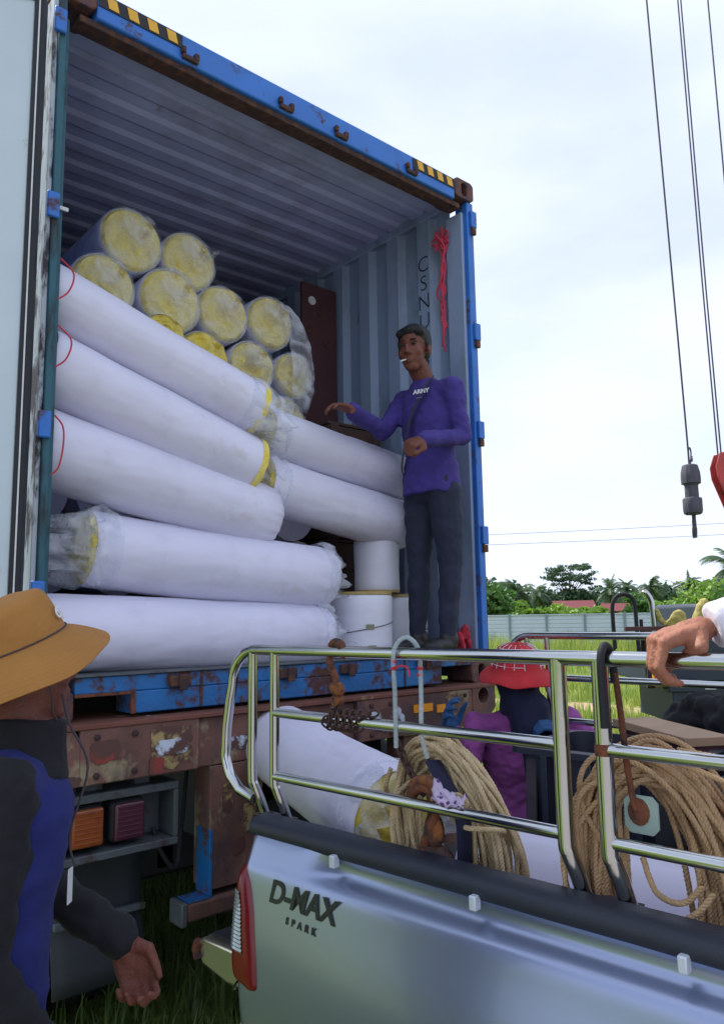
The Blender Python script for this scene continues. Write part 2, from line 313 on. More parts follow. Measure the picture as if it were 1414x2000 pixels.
mat('crane_red', '#b5413f', .6, var=.16, scale=6, col2='#7d3b37', thr=(.5, .62), c2scale=9, bump=.15); mat('crane_grey', '#4a4852', .6, var=.15, scale=6); mat('cable', '#4a4650', .6, metal=.4)
mat('truck_blue', '#1d2b3c', .5, var=.15, scale=5, bump=.1); mat('plank', '#a3886f', .8, var=.16, scale=10, stretch=(.2, 1, 1), bump=.2)
mat('bounce_ground', '#98928f', .95, var=.16, scale=3, bump=.5, bscale=20, col2='#7d7468', thr=(.5, .7), c2scale=.6)  # neutral grey for the added ground that bounces light
mat('soil', '#a48d70', .95, var=.15, scale=2, bump=.4, bscale=8); mat('fence_sheet', '#c6d0dc', .45, metal=.25, var=.05, scale=1.5, col2='#8f9aa2', thr=(.55, .75), c2scale=1.1)
mat('fence_post', '#7f8f98', .6, var=.1); mat('roof_red', '#6d3036', .8, var=.15, scale=1.5); mat('wall_far', '#b9a795', .8, var=.1, scale=1); mat('pane_dark', '#20262c', .3); mat('bark', '#5a4a3c', .9, var=.2, scale=3, bump=.4, bscale=8)
leafmat('leaf_dark', (.026, .066, .036), (.070, .14, .060)); leafmat('leaf_mid', (.045, .12, .030), (.12, .25, .05)); leafmat('leaf_lime', (.10, .22, .03), (.26, .42, .05)); leafmat('leaf_palm', (.030, .075, .040), (.10, .16, .055)); leafmat('leaf_dry', (.16, .11, .05), (.30, .20, .09))
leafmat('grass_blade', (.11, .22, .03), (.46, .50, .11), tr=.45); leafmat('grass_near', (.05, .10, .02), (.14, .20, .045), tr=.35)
# ================================================================== SETTING: ground, track, fence, houses, trees
CAM_GROUND = Vector((-0.9, -2.78, 0))                       # ground point under the camera; far things are laid out by bearing and distance from it
def bearing(deg, dist, z=0.0): a = radians(deg); return Vector((CAM_GROUND.x+sin(a)*dist, CAM_GROUND.y+cos(a)*dist, z))
def ground_mat():
    m = bpy.data.materials.new('ground_grass'); m.use_nodes = True; t = m.node_tree; K = t.links.new; b = t.nodes['Principled BSDF']
    tc = N(t, 'ShaderNodeTexCoord'); n1 = N(t, 'ShaderNodeTexNoise'); n1.inputs['Scale'].default_value = .35; n1.inputs['Detail'].default_value = 8
    n2 = N(t, 'ShaderNodeTexNoise'); n2.inputs['Scale'].default_value = 9; n2.inputs['Detail'].default_value = 6
    K(tc.outputs['Object'], n1.inputs['Vector']); K(tc.outputs['Object'], n2.inputs['Vector'])
    r = N(t, 'ShaderNodeValToRGB'); e = r.color_ramp.elements; e[0].position = .35; e[0].color = (.10, .17, .03, 1); e[1].position = .62; e[1].color = (.30, .33, .08, 1)
    x = e.new(.5); x.color = (.18, .27, .04, 1)
    mx = N(t, 'ShaderNodeMix', data_type='RGBA', blend_type='MULTIPLY'); mx.inputs['Factor'].default_value = .7
    r2 = N(t, 'ShaderNodeValToRGB'); r2.color_ramp.elements[0].position = .3; r2.color_ramp.elements[0].color = (.45, .45, .4, 1); r2.color_ramp.elements[1].position = .7
    K(n1.outputs['Fac'], r.inputs['Fac']); K(n2.outputs['Fac'], r2.inputs['Fac']); K(r.outputs['Color'], mx.inputs['A']); K(r2.outputs['Color'], mx.inputs['B']); K(mx.outputs['Result'], b.inputs['Base Color'])
    b.inputs['Roughness'].default_value = .95; bp = N(t, 'ShaderNodeBump'); bp.inputs['Strength'].default_value = 1; bp.inputs['Distance'].default_value = .08; K(n2.outputs['Fac'], bp.inputs['Height']); K(bp.outputs['Normal'], b.inputs['Normal'])
    MATS['ground_grass'] = m
ground_mat()
g = MB(); n = 40; R_ = 700
rows = []
for i in range(n+1):
    row = []
    for j in range(n+1):
        a = (i/n*2-1); c = (j/n*2-1); x = a*abs(a)**1.6*R_; y = c*abs(c)**1.6*R_
        row.append((x+20, y+20, 0.0))
    rows.append(row)
g.grid(rows); struct(g.build('ground', 'ground_grass', smooth=0))
# pale dirt track crossing the field
tr = MB(); A0 = bearing(37, 17.2); A1 = bearing(52, 15.6); A2 = bearing(66.5, 13.6); A3 = bearing(78, 13.4)
cl = smoothpts([A0+(A0-A1)*1.2, A0, A1, A2, A3, A3+(A3-A2)], 12)
lr = []
for i, p in enumerate(cl):
    t = cl[min(i+1, len(cl)-1)]-cl[max(i-1, 0)]; t /= np.linalg.norm(t); s = np.array([-t[1], t[0], 0])
    a = .55+.35*mnoise.noise(Vector((i*.55, 0, 0))); b = .5+.35*mnoise.noise(Vector((i*.5, 7, 0)))
    lr.append([tuple(p-s*a+np.array([0, 0, .005])), tuple(p+s*b+np.array([0, 0, .005]))])
tr.grid(lr); struct(tr.build('dirt_track', 'soil', smooth=0))
# unseen pale ground added to bounce neutral light onto the truck and container
yd = MB(); ang = np.linspace(0, 2*pi, 60, endpoint=False); yd.add([(-3.0+13.0*cos(a)*(1+.08*mnoise.noise(Vector((cos(a)*2, sin(a)*2, 5)))), -13.2+11.9*sin(a)*(1+.06*mnoise.noise(Vector((cos(a)*3, sin(a)*3, 1)))), .005) for a in ang], [tuple(range(60))]); struct(yd.build('bounce_yard', 'bounce_ground', smooth=0))

# ---------------------------------------------------------------- corrugated sheet fence
fa = bearing(49.2, 36.5); fb = bearing(70.5, 35.0); fd = (fb-fa); fl = fd.length; fd.normalize(); NP = 14; pw = fl/8.0
fence = thing('sheet_metal_fence', 'long pale grey corrugated sheet fence beyond the grass field', 'fence', fa, atan2(fd.y, fd.x))
def rib_panel():
    prof = []; z = .04
    for k in range(9):
        prof += [(0, z), (0, z+.10), (.022, z+.12), (.022, z+.155), (0, z+.175)]; z += .18
    mb = MB(); mb.grid([[(x, y, zz) for (y, zz) in prof] for x in (0.03, pw-.03)]); return mb
pm = rib_panel().mesh('panel'); 
for i in range(NP):
    o = finish('panel', pm if i == 0 else pm, None, fence, 0, 0); o.location = (pw*(i-3), 0, 0)
    if i == 0: pm.materials.append(MATS['fence_sheet'])
pq = MB().bx(-.05, .05, -.06, .0, 0, 1.72).mesh('post'); pq.materials.append(MATS['fence_post'])
for i in range(NP+1):
    o = finish('post', pq, None, fence, .006, 0); o.location = (pw*(i-3), -.002, 0)
cp = MB().bx(pw*-3, pw*(NP-3), -.05, .05, 1.66, 1.70).build('top_rail', 'fence_sheet', fence, smooth=0)

# ---------------------------------------------------------------- far houses
def house(pos, rz, wd, dp, hw, hr, label):
    t = thing('house', label, 'house', pos, rz)
    b = MB(); b.bx(-wd/2, wd/2, -dp/2, dp/2, 0, hw); b.build('wall', 'wall_far', t, smooth=0)
    r = MB(); ov = .5; V = [(-wd/2-ov, -dp/2-ov, hw-.15), (wd/2+ov, -dp/2-ov, hw-.15), (wd/2+ov, dp/2+ov, hw-.15), (-wd/2-ov, dp/2+ov, hw-.15), (-wd/2-ov, 0, hw+hr), (wd/2+ov, 0, hw+hr)]
    r.add(V, [(0, 1, 5, 4), (2, 3, 4, 5), (0, 4, 3), (1, 2, 5)]); o = r.build('roof', 'roof_red', t, smooth=0); q = o.modifiers.new('s', 'SOLIDIFY'); q.thickness = .12
    for k in (-.25, .25): MB().bx(wd*k-.5, wd*k+.5, -dp/2-.04, -dp/2+.02, .9, 2.0).build('window', 'pane_dark', t, smooth=0)
house(bearing(56.2, 104), radians(-46), 4.2, 5, 2.2, 1.25, 'small house with a faded red roof half hidden by bushes, under the tallest tree')
house(bearing(59.2, 112), radians(-50), 3.4, 4, 2.2, .9, 'low red-roofed house behind the fence, beside the palms')

# ---------------------------------------------------------------- vegetation
def leaf_cloud(mb, C, Rr, n, size, rg, flat=1.0, droop=.2):
    C = np.array(C); 
    d = rg.normal(size=(n, 3)); d /= np.linalg.norm(d, axis=1, keepdims=True); rad = rg.random(n)**.45
    P = C + d*rad[:, None]*np.array(Rr)
    for p in P:
        a = rg.random()*2*pi; t = (rg.random()-.5)*1.6; s = size*(.6+.8*rg.random())
        u = np.array([cos(a)*cos(t), sin(a)*cos(t), sin(t)-droop]); v = np.cross(u, rg.normal(size=3)); v /= np.linalg.norm(v)+1e-9
        mb.add([p-u*s*.5, p+v*s*.32, p+u*s*.55, p-v*s*.32], [(0, 1, 2, 3)])
def crown_mesh(seed, W, H, z0, nc, nl, ls, flat=1.0, kind='round'):
    rg = np.random.default_rng(seed); mb = MB(); cs = []
    for i in range(nc):
        a = rg.random()*2*pi
        if kind == 'round':
            h = rg.random(); r = W*.5*sqrt(max(0.05, 1-(h*1.7-.8)**2))*(.35+.6*rg.random()); z = z0+H*h*.92; R0 = W*(.12+.12*rg.random())
            c = (cos(a)*r, sin(a)*r, z); rr = (R0, R0, R0*.75*flat)
        else:                                        # layered, umbrella-like
            lev = .25+.75*rg.random()**.7; r = W*.5*(.2+.8*rg.random()**.7)*(1.05-.35*abs(lev-.75)*2); z = z0+H*lev
            c = (cos(a)*r, sin(a)*r, z+r*.06); rr = (W*.12, W*.12, H*.06)
        cs.append(c); leaf_cloud(mb, c, rr, nl, ls, rg)
    return mb, cs
def tree(name, label, pos, W, H, z0, mtl, seed, nc=26, nl=60, ls=.35, kind='round', group='trees beyond the fence', trunk_r=.16, cat='tree'):
    t = thing(name, label, cat, pos, random.random()*6, group); mb, cs = crown_mesh(seed, W, H-z0, z0, nc, nl, ls, kind=kind); mb.build('crown', mtl, t, smooth=0, normals=False)
    tk = MB(); rg = np.random.default_rng(seed+1); top = z0+(H-z0)*(.55 if kind == 'round' else .8)
    pts = smoothpts([(0, 0, -.05), (.1*W*.2, .05, top*.35), (-.05*W*.2, .1, top*.7), (0, 0, top)], 4); tk.tube(pts, np.linspace(trunk_r*1.3, trunk_r*.5, len(pts)), 7)
    for c in cs[::3]:
        b0 = np.array([0, 0, z0*.55+(c[2]-z0)*.5 if z0 > .5 else c[2]*.4]); e = np.array(c)*np.array([.9, .9, 1.0])
        tk.tube(smoothpts([b0, b0*.5+e*.5+np.array([0, 0, -.15]), e], 3), np.linspace(trunk_r*.5, trunk_r*.12, 7), 5)
    tk.build('trunk', 'bark', t, smooth=60); return t
def palm_parts(seed, H, Rf, nf=24):
    rg = np.random.default_rng(seed); tk = MB(); lean = (rg.random(2)-.5)*.18*H
    pts = smoothpts([(0, 0, -.1), (lean[0]*.3, lean[1]*.3, H*.4), (lean[0]*.8, lean[1]*.8, H*.8), (lean[0], lean[1], H)], 5); tk.tube(pts, np.linspace(.2, .13, len(pts)), 7)
    fr = MB(); top = np.array([lean[0], lean[1], H])
    for k in range(nf):
        a = 2*pi*k/nf+rg.random()*.5; el = radians(rg.choice([75, 55, 35, 12, -15, -35])+rg.normal()*8); Lf = Rf*(.8+.35*rg.random())
        d = np.array([cos(a)*cos(el), sin(a)*cos(el), sin(el)]); pts = [top]; m = 12; p = top.copy()
        for i in range(m):
            d = d+np.array([0, 0, -.14*(1+.4*i/m)]); d /= np.linalg.norm(d); p = p+d*Lf/m; pts.append(p.copy())
        pts = np.array(pts); fr.tube(pts, np.linspace(.035, .008, len(pts)), 4); side = np.cross(d, (0, 0, 1)); side = np.array([-sin(a), cos(a), 0])
        for i in range(1, m+1):
            for sgn in (-1, 1):
                for q in (0, .5):
                    b = pts[i]*(1-q)+pts[i-1]*q; ll = Lf*.30*sin(pi*min(.98, (i-q+.6)/(m+1)))**.7; tdir = pts[i]-pts[i-1]; tdir /= np.linalg.norm(tdir)
                    e = b+side*sgn*ll*.75+tdir*ll*.5+np.array([0, 0, -ll*(.35+.3*rg.random())]); wv = tdir*.085
                    fr.add([b-wv, b+wv, e], [(0, 1, 2)])
    return tk, fr
def palm(label, pos, H, Rf, seed, nf=26):
    t = thing('palm_tree', label, 'palm tree', pos, random.random()*6, 'palms beyond the fence'); tk, fr = palm_parts(seed, H, Rf, nf); tk.build('trunk', 'bark', t, smooth=60); fr.build('crown', 'leaf_palm', t, smooth=0, normals=False); return t
tree('tall_layered_tree', 'tallest tree on the skyline, with a wide flat layered crown', bearing(56.0, 150), 9.4, 10.6, 4.8, 'leaf_dark', 11, nc=58, nl=44, ls=.46, kind='layer', trunk_r=.22)
palm('squat palm with a drooping crown left of the tallest tree, above the fence', bearing(52.4, 112), 4.6, 3.3, 21)
palm('slim palm close beside the tallest tree, on its left', bearing(54.0, 140), 5.4, 2.9, 22)
palm('palm pair member with a full crown behind the low red-roofed house', bearing(58.8, 126), 5.0, 3.3, 23)
palm('thin ragged palm between the fuller palm and the bent black tube', bearing(59.9, 140), 5.6, 2.5, 24)
palm('palm rising behind the bent black tube and steel post', bearing(61.3, 118), 5.4, 3.0, 25)
palm('small palm peeking over the large lime bush', bearing(63.8, 120), 5.4, 2.5, 26)
palm('big palm towering above the lime bush at the crane ropes', bearing(66.9, 78), 5.6, 3.2, 27, 26)
dk = [(49.9, 112, 8.0, 6.8), (51.2, 125, 8.5, 6.4), (53.4, 160, 11, 6.4), (54.9, 165, 11, 6.2), (57.2, 150, 9.0, 6.6), (58.4, 170, 12, 6.0), (60.6, 165, 12, 6.6), (62.6, 135, 9.5, 5.9), (65.3, 140, 12, 6.2), (67.5, 140, 12, 7.0)]
dl = ['tall dark green tree against the blue container post', 'dark rounded tree between the container and the squat palm', 'low dark tree just right of the squat palm', 'dark bushy tree under the tallest tree', 'dark rounded tree to the right of the tallest tree',
      'low dark treetop above the red-roofed house', 'dark wide tree behind the bent black tube', 'dark rounded tree between the steel post and the lime bush', 'dark tree behind the large lime bush', 'dark tree beyond the big palm by the crane ropes']
for i, (b, d, W, H) in enumerate(dk): tree('broadleaf_tree', dl[i], bearing(b, d), W, H, 1.0, 'leaf_dark', 40+i, nc=44, nl=60, ls=.75)
bs = [(49.6, 47, 4.2, 3.6, 'leaf_mid', 'big leafy green bush beside the container post, behind the fence'), (51.9, 50, 2.6, 2.6, 'leaf_lime', 'light green bush in front of the squat palm'), (53.6, 46, 2.2, 2.05, 'leaf_lime', 'low lime bush behind the fence, left of the tallest tree'),
      (55.3, 52, 2.6, 2.2, 'leaf_lime', 'low lime bush in front of the faded red roof'), (57.2, 50, 3.0, 2.25, 'leaf_lime', 'wide lime bush between the two red roofs'), (60.4, 52, 2.4, 2.9, 'leaf_mid', 'upright bright bush seen through the bent black tube'),
      (62.2, 55, 2.6, 2.3, 'leaf_lime', 'low bright bush right of the steel post'), (64.9, 58, 5.0, 3.7, 'leaf_lime', 'large lime green bush behind the white-sleeved arm'), (67.2, 54, 3.8, 3.4, 'leaf_mid', 'green bush beside the large lime bush')]
for i, (b, d, W, H, m, l) in enumerate(bs): tree('bush', l, bearing(b, d), W, H, .25, m, 70+i, nc=30, nl=80, ls=.34, group='bushes behind the fence', trunk_r=.06, cat='bush')

# ---------------------------------------------------------------- grass
def blades(name, P, h, wd, mtl, bend=.5, seed=3):
    rg = np.random.default_rng(seed); n = len(P); a = rg.random(n)*2*pi; fx = np.stack([np.cos(a), np.sin(a), np.zeros(n)], 1); sx = np.stack([-np.sin(a), np.cos(a), np.zeros(n)], 1)
    b = (rg.random(n)*bend)[:, None]; h = h[:, None]; wd = wd[:, None]; up = np.array([0, 0, 1.0])
    V = np.stack([P-sx*wd, P+sx*wd, P+fx*h*b*.35+up*h*.55+sx*wd*.75, P+fx*h*b*.35+up*h*.55-sx*wd*.75, P+fx*h*b+up*h*(1-.25*b)], 1).reshape(-1, 3)
    me = bpy.data.meshes.new(name); me.vertices.add(len(V)); me.vertices.foreach_set('co', V.ravel())
    k = np.arange(n)*5; quads = np.stack([k, k+1, k+2, k+3], 1); tris = np.stack([k+3, k+2, k+4], 1); li = np.concatenate([quads.ravel(), tris.ravel()]); me.loops.add(len(li)); me.loops.foreach_set('vertex_index', li)
    me.polygons.add(2*n); ls = np.concatenate([np.arange(n)*4, n*4+np.arange(n)*3]); me.polygons.foreach_set('loop_start', ls); me.update(calc_edges=True); me.validate()
    return stuff(finish(name, me, mtl, None, 0, 0))
nb = 95000; rr = 1/(1/4.5+(1/36-1/4.5)*rng.random(nb)); th = np.radians(33+46*rng.random(nb)); P = np.stack([CAM_GROUND.x+np.sin(th)*rr, CAM_GROUND.y+np.cos(th)*rr, np.zeros(nb)], 1)
cl3 = np.array([mnoise.noise(Vector((p[0]*.35, p[1]*.35, 0))) for p in P]); 
dt = np.min(np.linalg.norm(P[:, None, :2]-cl[None, ::4, :2], axis=2), axis=1); keep = (dt > .55+.35*rng.random(nb)) & ~((P[:, 0] < 2.7) & (P[:, 1] > -.3) & (P[:, 1] < 12.5)); P = P[keep]; rr = rr[keep]; cl3 = cl3[keep]
h = (.10+.18*rng.random(len(P)))*(1+.9*np.clip(cl3, -.6, 1))*(1+np.clip((rr-22)/10, 0, 1.0)*1.6)
o = blades('grass_field', P, h, .004+.00045*rr, 'grass_blade'); tag(o, 'sunlit green grass of the field behind the pickup', 'grass')
nb = 9000; rr = 26+9.0*rng.random(nb)**.6; th = np.radians(44+32*rng.random(nb)); P = np.stack([CAM_GROUND.x+np.sin(th)*rr, CAM_GROUND.y+np.cos(th)*rr, np.zeros(nb)], 1); cl3 = np.array([mnoise.noise(Vector((p[0]*.7, p[1]*.7, 3))) for p in P])
k = cl3 > -.15; P = P[k]; rr = rr[k]; cl3 = cl3[k]; o = blades('tall_grass', P, (.45+.55*rng.random(len(P)))*(1+.5*cl3), .012+.006*rng.random(len(P)), 'grass_blade', bend=.45, seed=9); tag(o, 'tall weeds growing along the foot of the sheet fence', 'grass')
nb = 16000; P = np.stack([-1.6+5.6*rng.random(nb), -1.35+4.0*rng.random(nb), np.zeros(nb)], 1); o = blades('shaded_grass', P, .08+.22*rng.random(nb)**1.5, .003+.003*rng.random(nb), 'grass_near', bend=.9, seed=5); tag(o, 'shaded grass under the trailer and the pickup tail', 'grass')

# ---------------------------------------------------------------- power lines with their poles (outside the frame)
pa = Vector((30.6, 49.3, 0)); pb = Vector((73.5, 11.0, 0))
for k, (za, zb, lab) in enumerate(((7.6, 9.4, 'upper thin black power line across the sky'), (6.9, 8.45, 'lower thin black power line across the sky'))):
    pts = [pa.lerp(pb, t)+Vector((0, 0, za+(zb-za)*t-1.0*4*t*(1-t)*.35)) for t in np.linspace(0, 1, 30)]
    o = MB().tube(pts, .016, 5).build('power_line', 'cable', smooth=60); tag(recenter(o, pts[0]), lab, 'power line')
for p, h, lab in ((pa, 8.2, 'concrete power pole behind the container carrying two lines'), (pb, 10.0, 'concrete power pole far beyond the crane ropes carrying two lines')):
    t = thing('power_pole', lab, 'pole', p); MB().tube([(0, 0, -.3), (0, 0, h*.5), (0, 0, h)], [.17, .14, .11], 10).build('shaft', 'fence_post', t); MB().bx(-.7, .7, -.05, .05, h-.65, h-.55).build('crossarm', 'fence_post', t, smooth=0)
# ================================================================== TRAILER (carries the container)
ZC = 1.32
tr = thing('container_trailer', 'old rusty flatbed trailer under the blue shipping container', 'trailer', (0, 0, 0))
def part(name, m, parent, *boxes, bevel=.004, smooth=30):
    mb = MB()
    for b in boxes: mb.bx(*b)
    return mb.build(name, m, parent, bevel=bevel, smooth=smooth)
# rear cross beam: a channel with a recessed middle bay, hole at each end
mb = MB()
def plate_hole(mb, x0, x1, z0, z1, y0, y1, hx, hz, hr, n=16):
    """plate with a round hole, front face at y0"""
    ang = [2*pi*(i+.5)/n for i in range(n)]
    def sq(a):
        c, s = cos(a), sin(a); k = 1/max(abs(c), abs(s)); 
        x = hx+c*k*.5*(x1-x0); z = hz+s*k*.5*(z1-z0); return (min(max(x, x0), x1), min(max(z, z0), z1))
    O = [sq(a) for a in ang]; I = [(hx+cos(a)*hr[0], hz+sin(a)*hr[1]) for a in ang]
    rows = [[(p[0], y1, p[1]) for p in O], [(p[0], y0, p[1]) for p in O], [(p[0], y0, p[1]) for p in I], [(p[0], y1+.02, p[1]) for p in I]]
    mb.grid([r+[r[0]] for r in rows])
bm = MB(); bm.bx(.16, .62, -.07, .10, 1.115, 1.305); bm.bx(.62, 1.42, -.045, .10, 1.115, 1.300); bm.bx(1.42, 2.20, -.07, .10, 1.118, 1.303)
rear_beam = bm.build('rear_beam', 'beam_face', tr, bevel=.006)
for (x0, x1, hx) in ((-.02, .16, .075), (2.20, 2.39, 2.285)):
    e = MB(); plate_hole(e, x0, x1, 1.116, 1.304, -.071, .10, hx, 1.208 if hx < 1 else 1.262, (.040, .040)); e.build('beam_end', 'beam_face', rear_beam, smooth=0)
    MB().bx(x0+.01, x1-.01, .02, .09, 1.13, 1.29).build('beam_core', 'steel_dark', rear_beam, smooth=0)
MB().bx(-.04, 2.41, -.075, .30, 1.304, 1.322).build('deck_edge', 'beam_rust', tr, bevel=.003)
# flaking paint patches on the beam, as thin flakes
def flake(name, m, cx, cz, rx, rz, y, seed, parent, n=26, th=.0035):
    rg = np.random.default_rng(seed); poly = []
    for i in range(n):
        a = 2*pi*i/n; k = 1+.25*mnoise.noise(Vector((cos(a)*1.5+seed, sin(a)*1.5, 0)))+.12*(rg.random()-.5)
        poly.append((cx+rx*k*cos(a)/max(abs(cos(a)), abs(sin(a)))**.7, cz+rz*k*sin(a)/max(abs(cos(a)), abs(sin(a)))**.7))
    return MB().prism(poly, y-th, y+.004, 'Y').build(name, m, parent, smooth=0)
flake('paint_flake', 'patch_cream', .50, 1.215, .085, .075, -.070, 1, rear_beam); flake('paint_flake', 'patch_white', .505, 1.212, .060, .030, -.0735, 2, rear_beam); flake('paint_flake', 'patch_red', .445, 1.150, .032, .030, -.0735, 3, rear_beam)
flake('paint_flake', 'patch_white', .115, 1.135, .045, .020, -.0735, 4, rear_beam); flake('paint_flake', 'patch_red', .25, 1.225, .055, .040, -.070, 6, rear_beam)
flake('paint_flake', 'patch_white', .93, 1.19, .16, .030, -.045, 7, rear_beam); flake('paint_flake', 'patch_cream', 2.06, 1.262, .06, .022, -.070, 8, rear_beam); flake('paint_flake', 'patch_white', 1.60, 1.205, .10, .05, -.070, 15, rear_beam)
MB().bx(1.77, 1.90, -.0745, -.066, 1.218, 1.256).build('reflector_strip', 'reflector_orange', rear_beam, smooth=0); flake('reflector_scrap', 'patch_white', 2.01, 1.205, .055, .022, -.070, 9, rear_beam)
MB().bx(1.93, 1.99, -.0745, -.066, 1.206, 1.244).build('reflector_strip', 'reflector_orange', rear_beam, smooth=0)
# chassis
for x in (.78, 1.66): part('chassis_rail', 'steel_dark', tr, (x-.07, x+.07, .12, 12.0, .82, 1.19))
for y in (1.2, 2.6, 4.2, 6, 8, 10): part('cross_member', 'steel_dark', tr, (.05, 2.39, y-.05, y+.05, 1.2, 1.31))
part('side_rail', 'beam_rust', tr, (-.04, .05, .31, 12.1, 1.17, 1.31)); part('side_rail', 'beam_rust', tr, (2.36, 2.41, .31, 12.1, 1.17, 1.31))
# tail-lamp box, left and right
def lampbox(x0, sgn):
    a, b = (x0, x0+.44) if sgn > 0 else (x0-.44, x0)
    lb = MB(); lb.bx(a, b, -.02, .12, 1.045, 1.075); lb.bx(a, b, -.02, .12, .845, .872); lb.bx(a, a+.02, -.02, .12, .873, 1.044); lb.bx(b-.02, b, -.02, .12, .873, 1.044); lb.bx(a+.02, b-.02, .10, .118, .873, 1.044); lb.bx(a+.1, a+.16, .02, .1, 1.076, 1.116); lb.bx(b-.16, b-.1, .02, .1, 1.076, 1.116)
    o = lb.build('lamp_box', 'steel_grey', tr, bevel=.004)
    for k, m in ((0, 'lamp_orange'), (1, 'lamp_red')):
        c0 = a+.028+k*.155 if sgn > 0 else b-.028-.135-k*.155
        q = MB(); q.bx(c0, c0+.135, .0, .09, .885, 1.035); l = q.build('lamp_housing', 'steel_dark', o, bevel=.025, segs=3); ln_ = MB().bx(c0+.010, c0+.125, -.016, .004, .895, 1.025).build('lamp_lens', m, l, bevel=.02, segs=3); [MB().bx(c0+.02, c0+.115, -.0185, -.015, .910+.0165*q, .914+.0165*q).build('lens_rib', m, l, bevel=.001) for q in range(7)]
    return o
lampbox(.125, 1); lampbox(2.31, -1)
MB().tube(smoothpts([(.50, .06, .90), (.53, .03, .80), (.60, .06, .74), (.64, .10, .86), (.66, .10, 1.08)], 6), .009, 8).build('lamp_cable', 'rubber', tr, smooth=80); MB().tube(smoothpts([(.20, .06, 1.08), (.30, .05, 1.095), (.42, .06, 1.085), (.55, .09, 1.10)], 6), .007, 8).build('lamp_cable', 'rubber', tr, smooth=80)
for x in (.22, .36, 1.50, 1.62, 2.14):
    for z in (1.145, 1.275): MB().lathe([(.012, .0), (.012, .007), (.006, .010)], 6, (x, -.070, z), Matrix.Rotation(pi/2, 3, 'X')).build('bolt', 'rust_dark', rear_beam, smooth=0)
# mud flaps behind the wheels, mounted on the axle frame
def flap(x0, x1):
    rows = []
    for i in range(9):
        z = .855-.06*i; row = []
        for j in range(7):
            x = x0+(x1-x0)*j/6; row.append((x, .13+.03*sin(i*.5)+.012*mnoise.noise(Vector((x*5, z*5, 1)))-.0*i, z))
        rows.append(row)
    o = MB().grid(rows).build('mud_flap', 'mudflap', tr); q = o.modifiers.new('s', 'SOLIDIFY'); q.thickness = .012
    MB().bx(x0, x1, .10, .16, .83, .87).build('flap_bar', 'steel_grey', o, bevel=.003)
    MB().bx(x0, x1, .105, .125, .60, .625).build('flap_strip', 'steel_grey', o, bevel=.003)
flap(.16, .50); flap(1.94, 2.28)
# under-run guard: two hanging channels with a bar behind the bumper line
for x, s in ((.68, 1), (1.72, -1)):
    lg = MB(); lg.bx(x, x+.24, -.055, -.045, .66, 1.114); lg.bx(x, x+.012, -.045, .07, .66, 1.114); lg.bx(x+.228, x+.24, -.045, .07, .66, 1.114); o = lg.build('guard_leg', 'beam_face', tr, bevel=.003)
    MB().bx(x-.0025, x+.0095, -.060, .045, .64, .88).build('blue_edge', 'con_blue_worn', o, bevel=.002)
    flake('paint_flake', 'patch_cream', x+.075, .99, .022, .055, -.055, 20+int(x*9), o); flake('paint_flake', 'patch_red', x+.13, .80, .028, .028, -.055, 30+int(x*9), o); flake('paint_flake', 'patch_cream', x+.12, .785, .018, .018, -.0582, 31+int(x*9), o); flake('paint_flake', 'patch_cream', x+.18, .90, .03, .06, -.055, 33+int(x*9), o)
part('guard_bar', 'beam_face', tr, (.585, 2.05, -.062, .03, .565, .635), bevel=.012)
part('bar_end', 'steel_grey', tr, (.56, .584, -.066, .034, .555, .640), bevel=.006); part('bar_top_paint', 'con_blue_worn', tr, (.59, .69, -.06, .03, .6352, .6385), bevel=0)
# axles and twin wheels
for y in (.95, 2.25):
    for x0 in (.06, .36, 1.80, 2.10):
        wprof = [(.30, -.0), (.30, .02), (.44, .0), (.49, .03), (.50, .07), (.50, .20), (.49, .24), (.44, .27), (.30, .25), (.30, .27)]
        Ry = Matrix.Rotation(pi/2, 3, 'Y'); o = MB().lathe(wprof, 36, (x0, y, .50), Ry).build('wheel', 'tyre', tr); MB().lathe([(.10, .02), (.26, .05), (.31, .02), (.31, .25), (.26, .22), (.10, .25)], 24, (x0, y, .50), Ry).build('wheel_rim', 'steel_grey', o)
    part('axle', 'steel_dark', tr, (.2, 2.25, y-.06, y+.06, .44, .56)); part('spring', 'steel_dark', tr, (.74, .82, y-.45, y+.45, .60, .80)); part('spring', 'steel_dark', tr, (1.62, 1.70, y-.45, y+.45, .60, .80))
part('under_tray', 'steel_dark', tr, (.6, 1.84, .5, 3.2, .58, .80))

# ================================================================== CONTAINER
W, H, LL = 2.438, 2.896, 12.192
ct = thing('shipping_container', 'open blue forty-foot high-cube shipping container packed with white rolls', 'container', (0, 0, ZC))
# corner castings with their slots
def casting(x0, z0, holex):
    t = MB(); x1 = x0+.162; z1 = z0+.118; cx = (x0+x1)/2; cz = (z0+z1)/2; n = 20
    ang = [2*pi*i/n for i in range(n)]
    O = []; I = []
    for a in ang:
        c, s = cos(a), sin(a); k = 1/max(abs(c), abs(s)); O.append((cx+c*k*.081, cz+s*k*.059)); I.append((cx+c*.024, cz+s*.018+(.022 if s > 0 else -.022)))
    rows = [[(p[0], .175, p[1]) for p in O], [(p[0], -.003, p[1]) for p in O], [(p[0], -.003, p[1]) for p in I], [(p[0], .05, p[1]) for p in I]]
    t.grid([r+[r[0]] for r in rows]); t.add([r for r in rows[0]], [tuple(range(n))]); o = t.build('corner_casting', 'casting', ct, bevel=.006, smooth=30); MB().bx(cx-.04, cx+.04, .05, .1, cz-.045, cz+.045).build('slot_core', 'steel_dark', o, smooth=0)
casting(-.002, -.0, 0); casting(W-.160, 0, 0); casting(-.002, H-.118, 0); casting(W-.160, H-.118, 0)
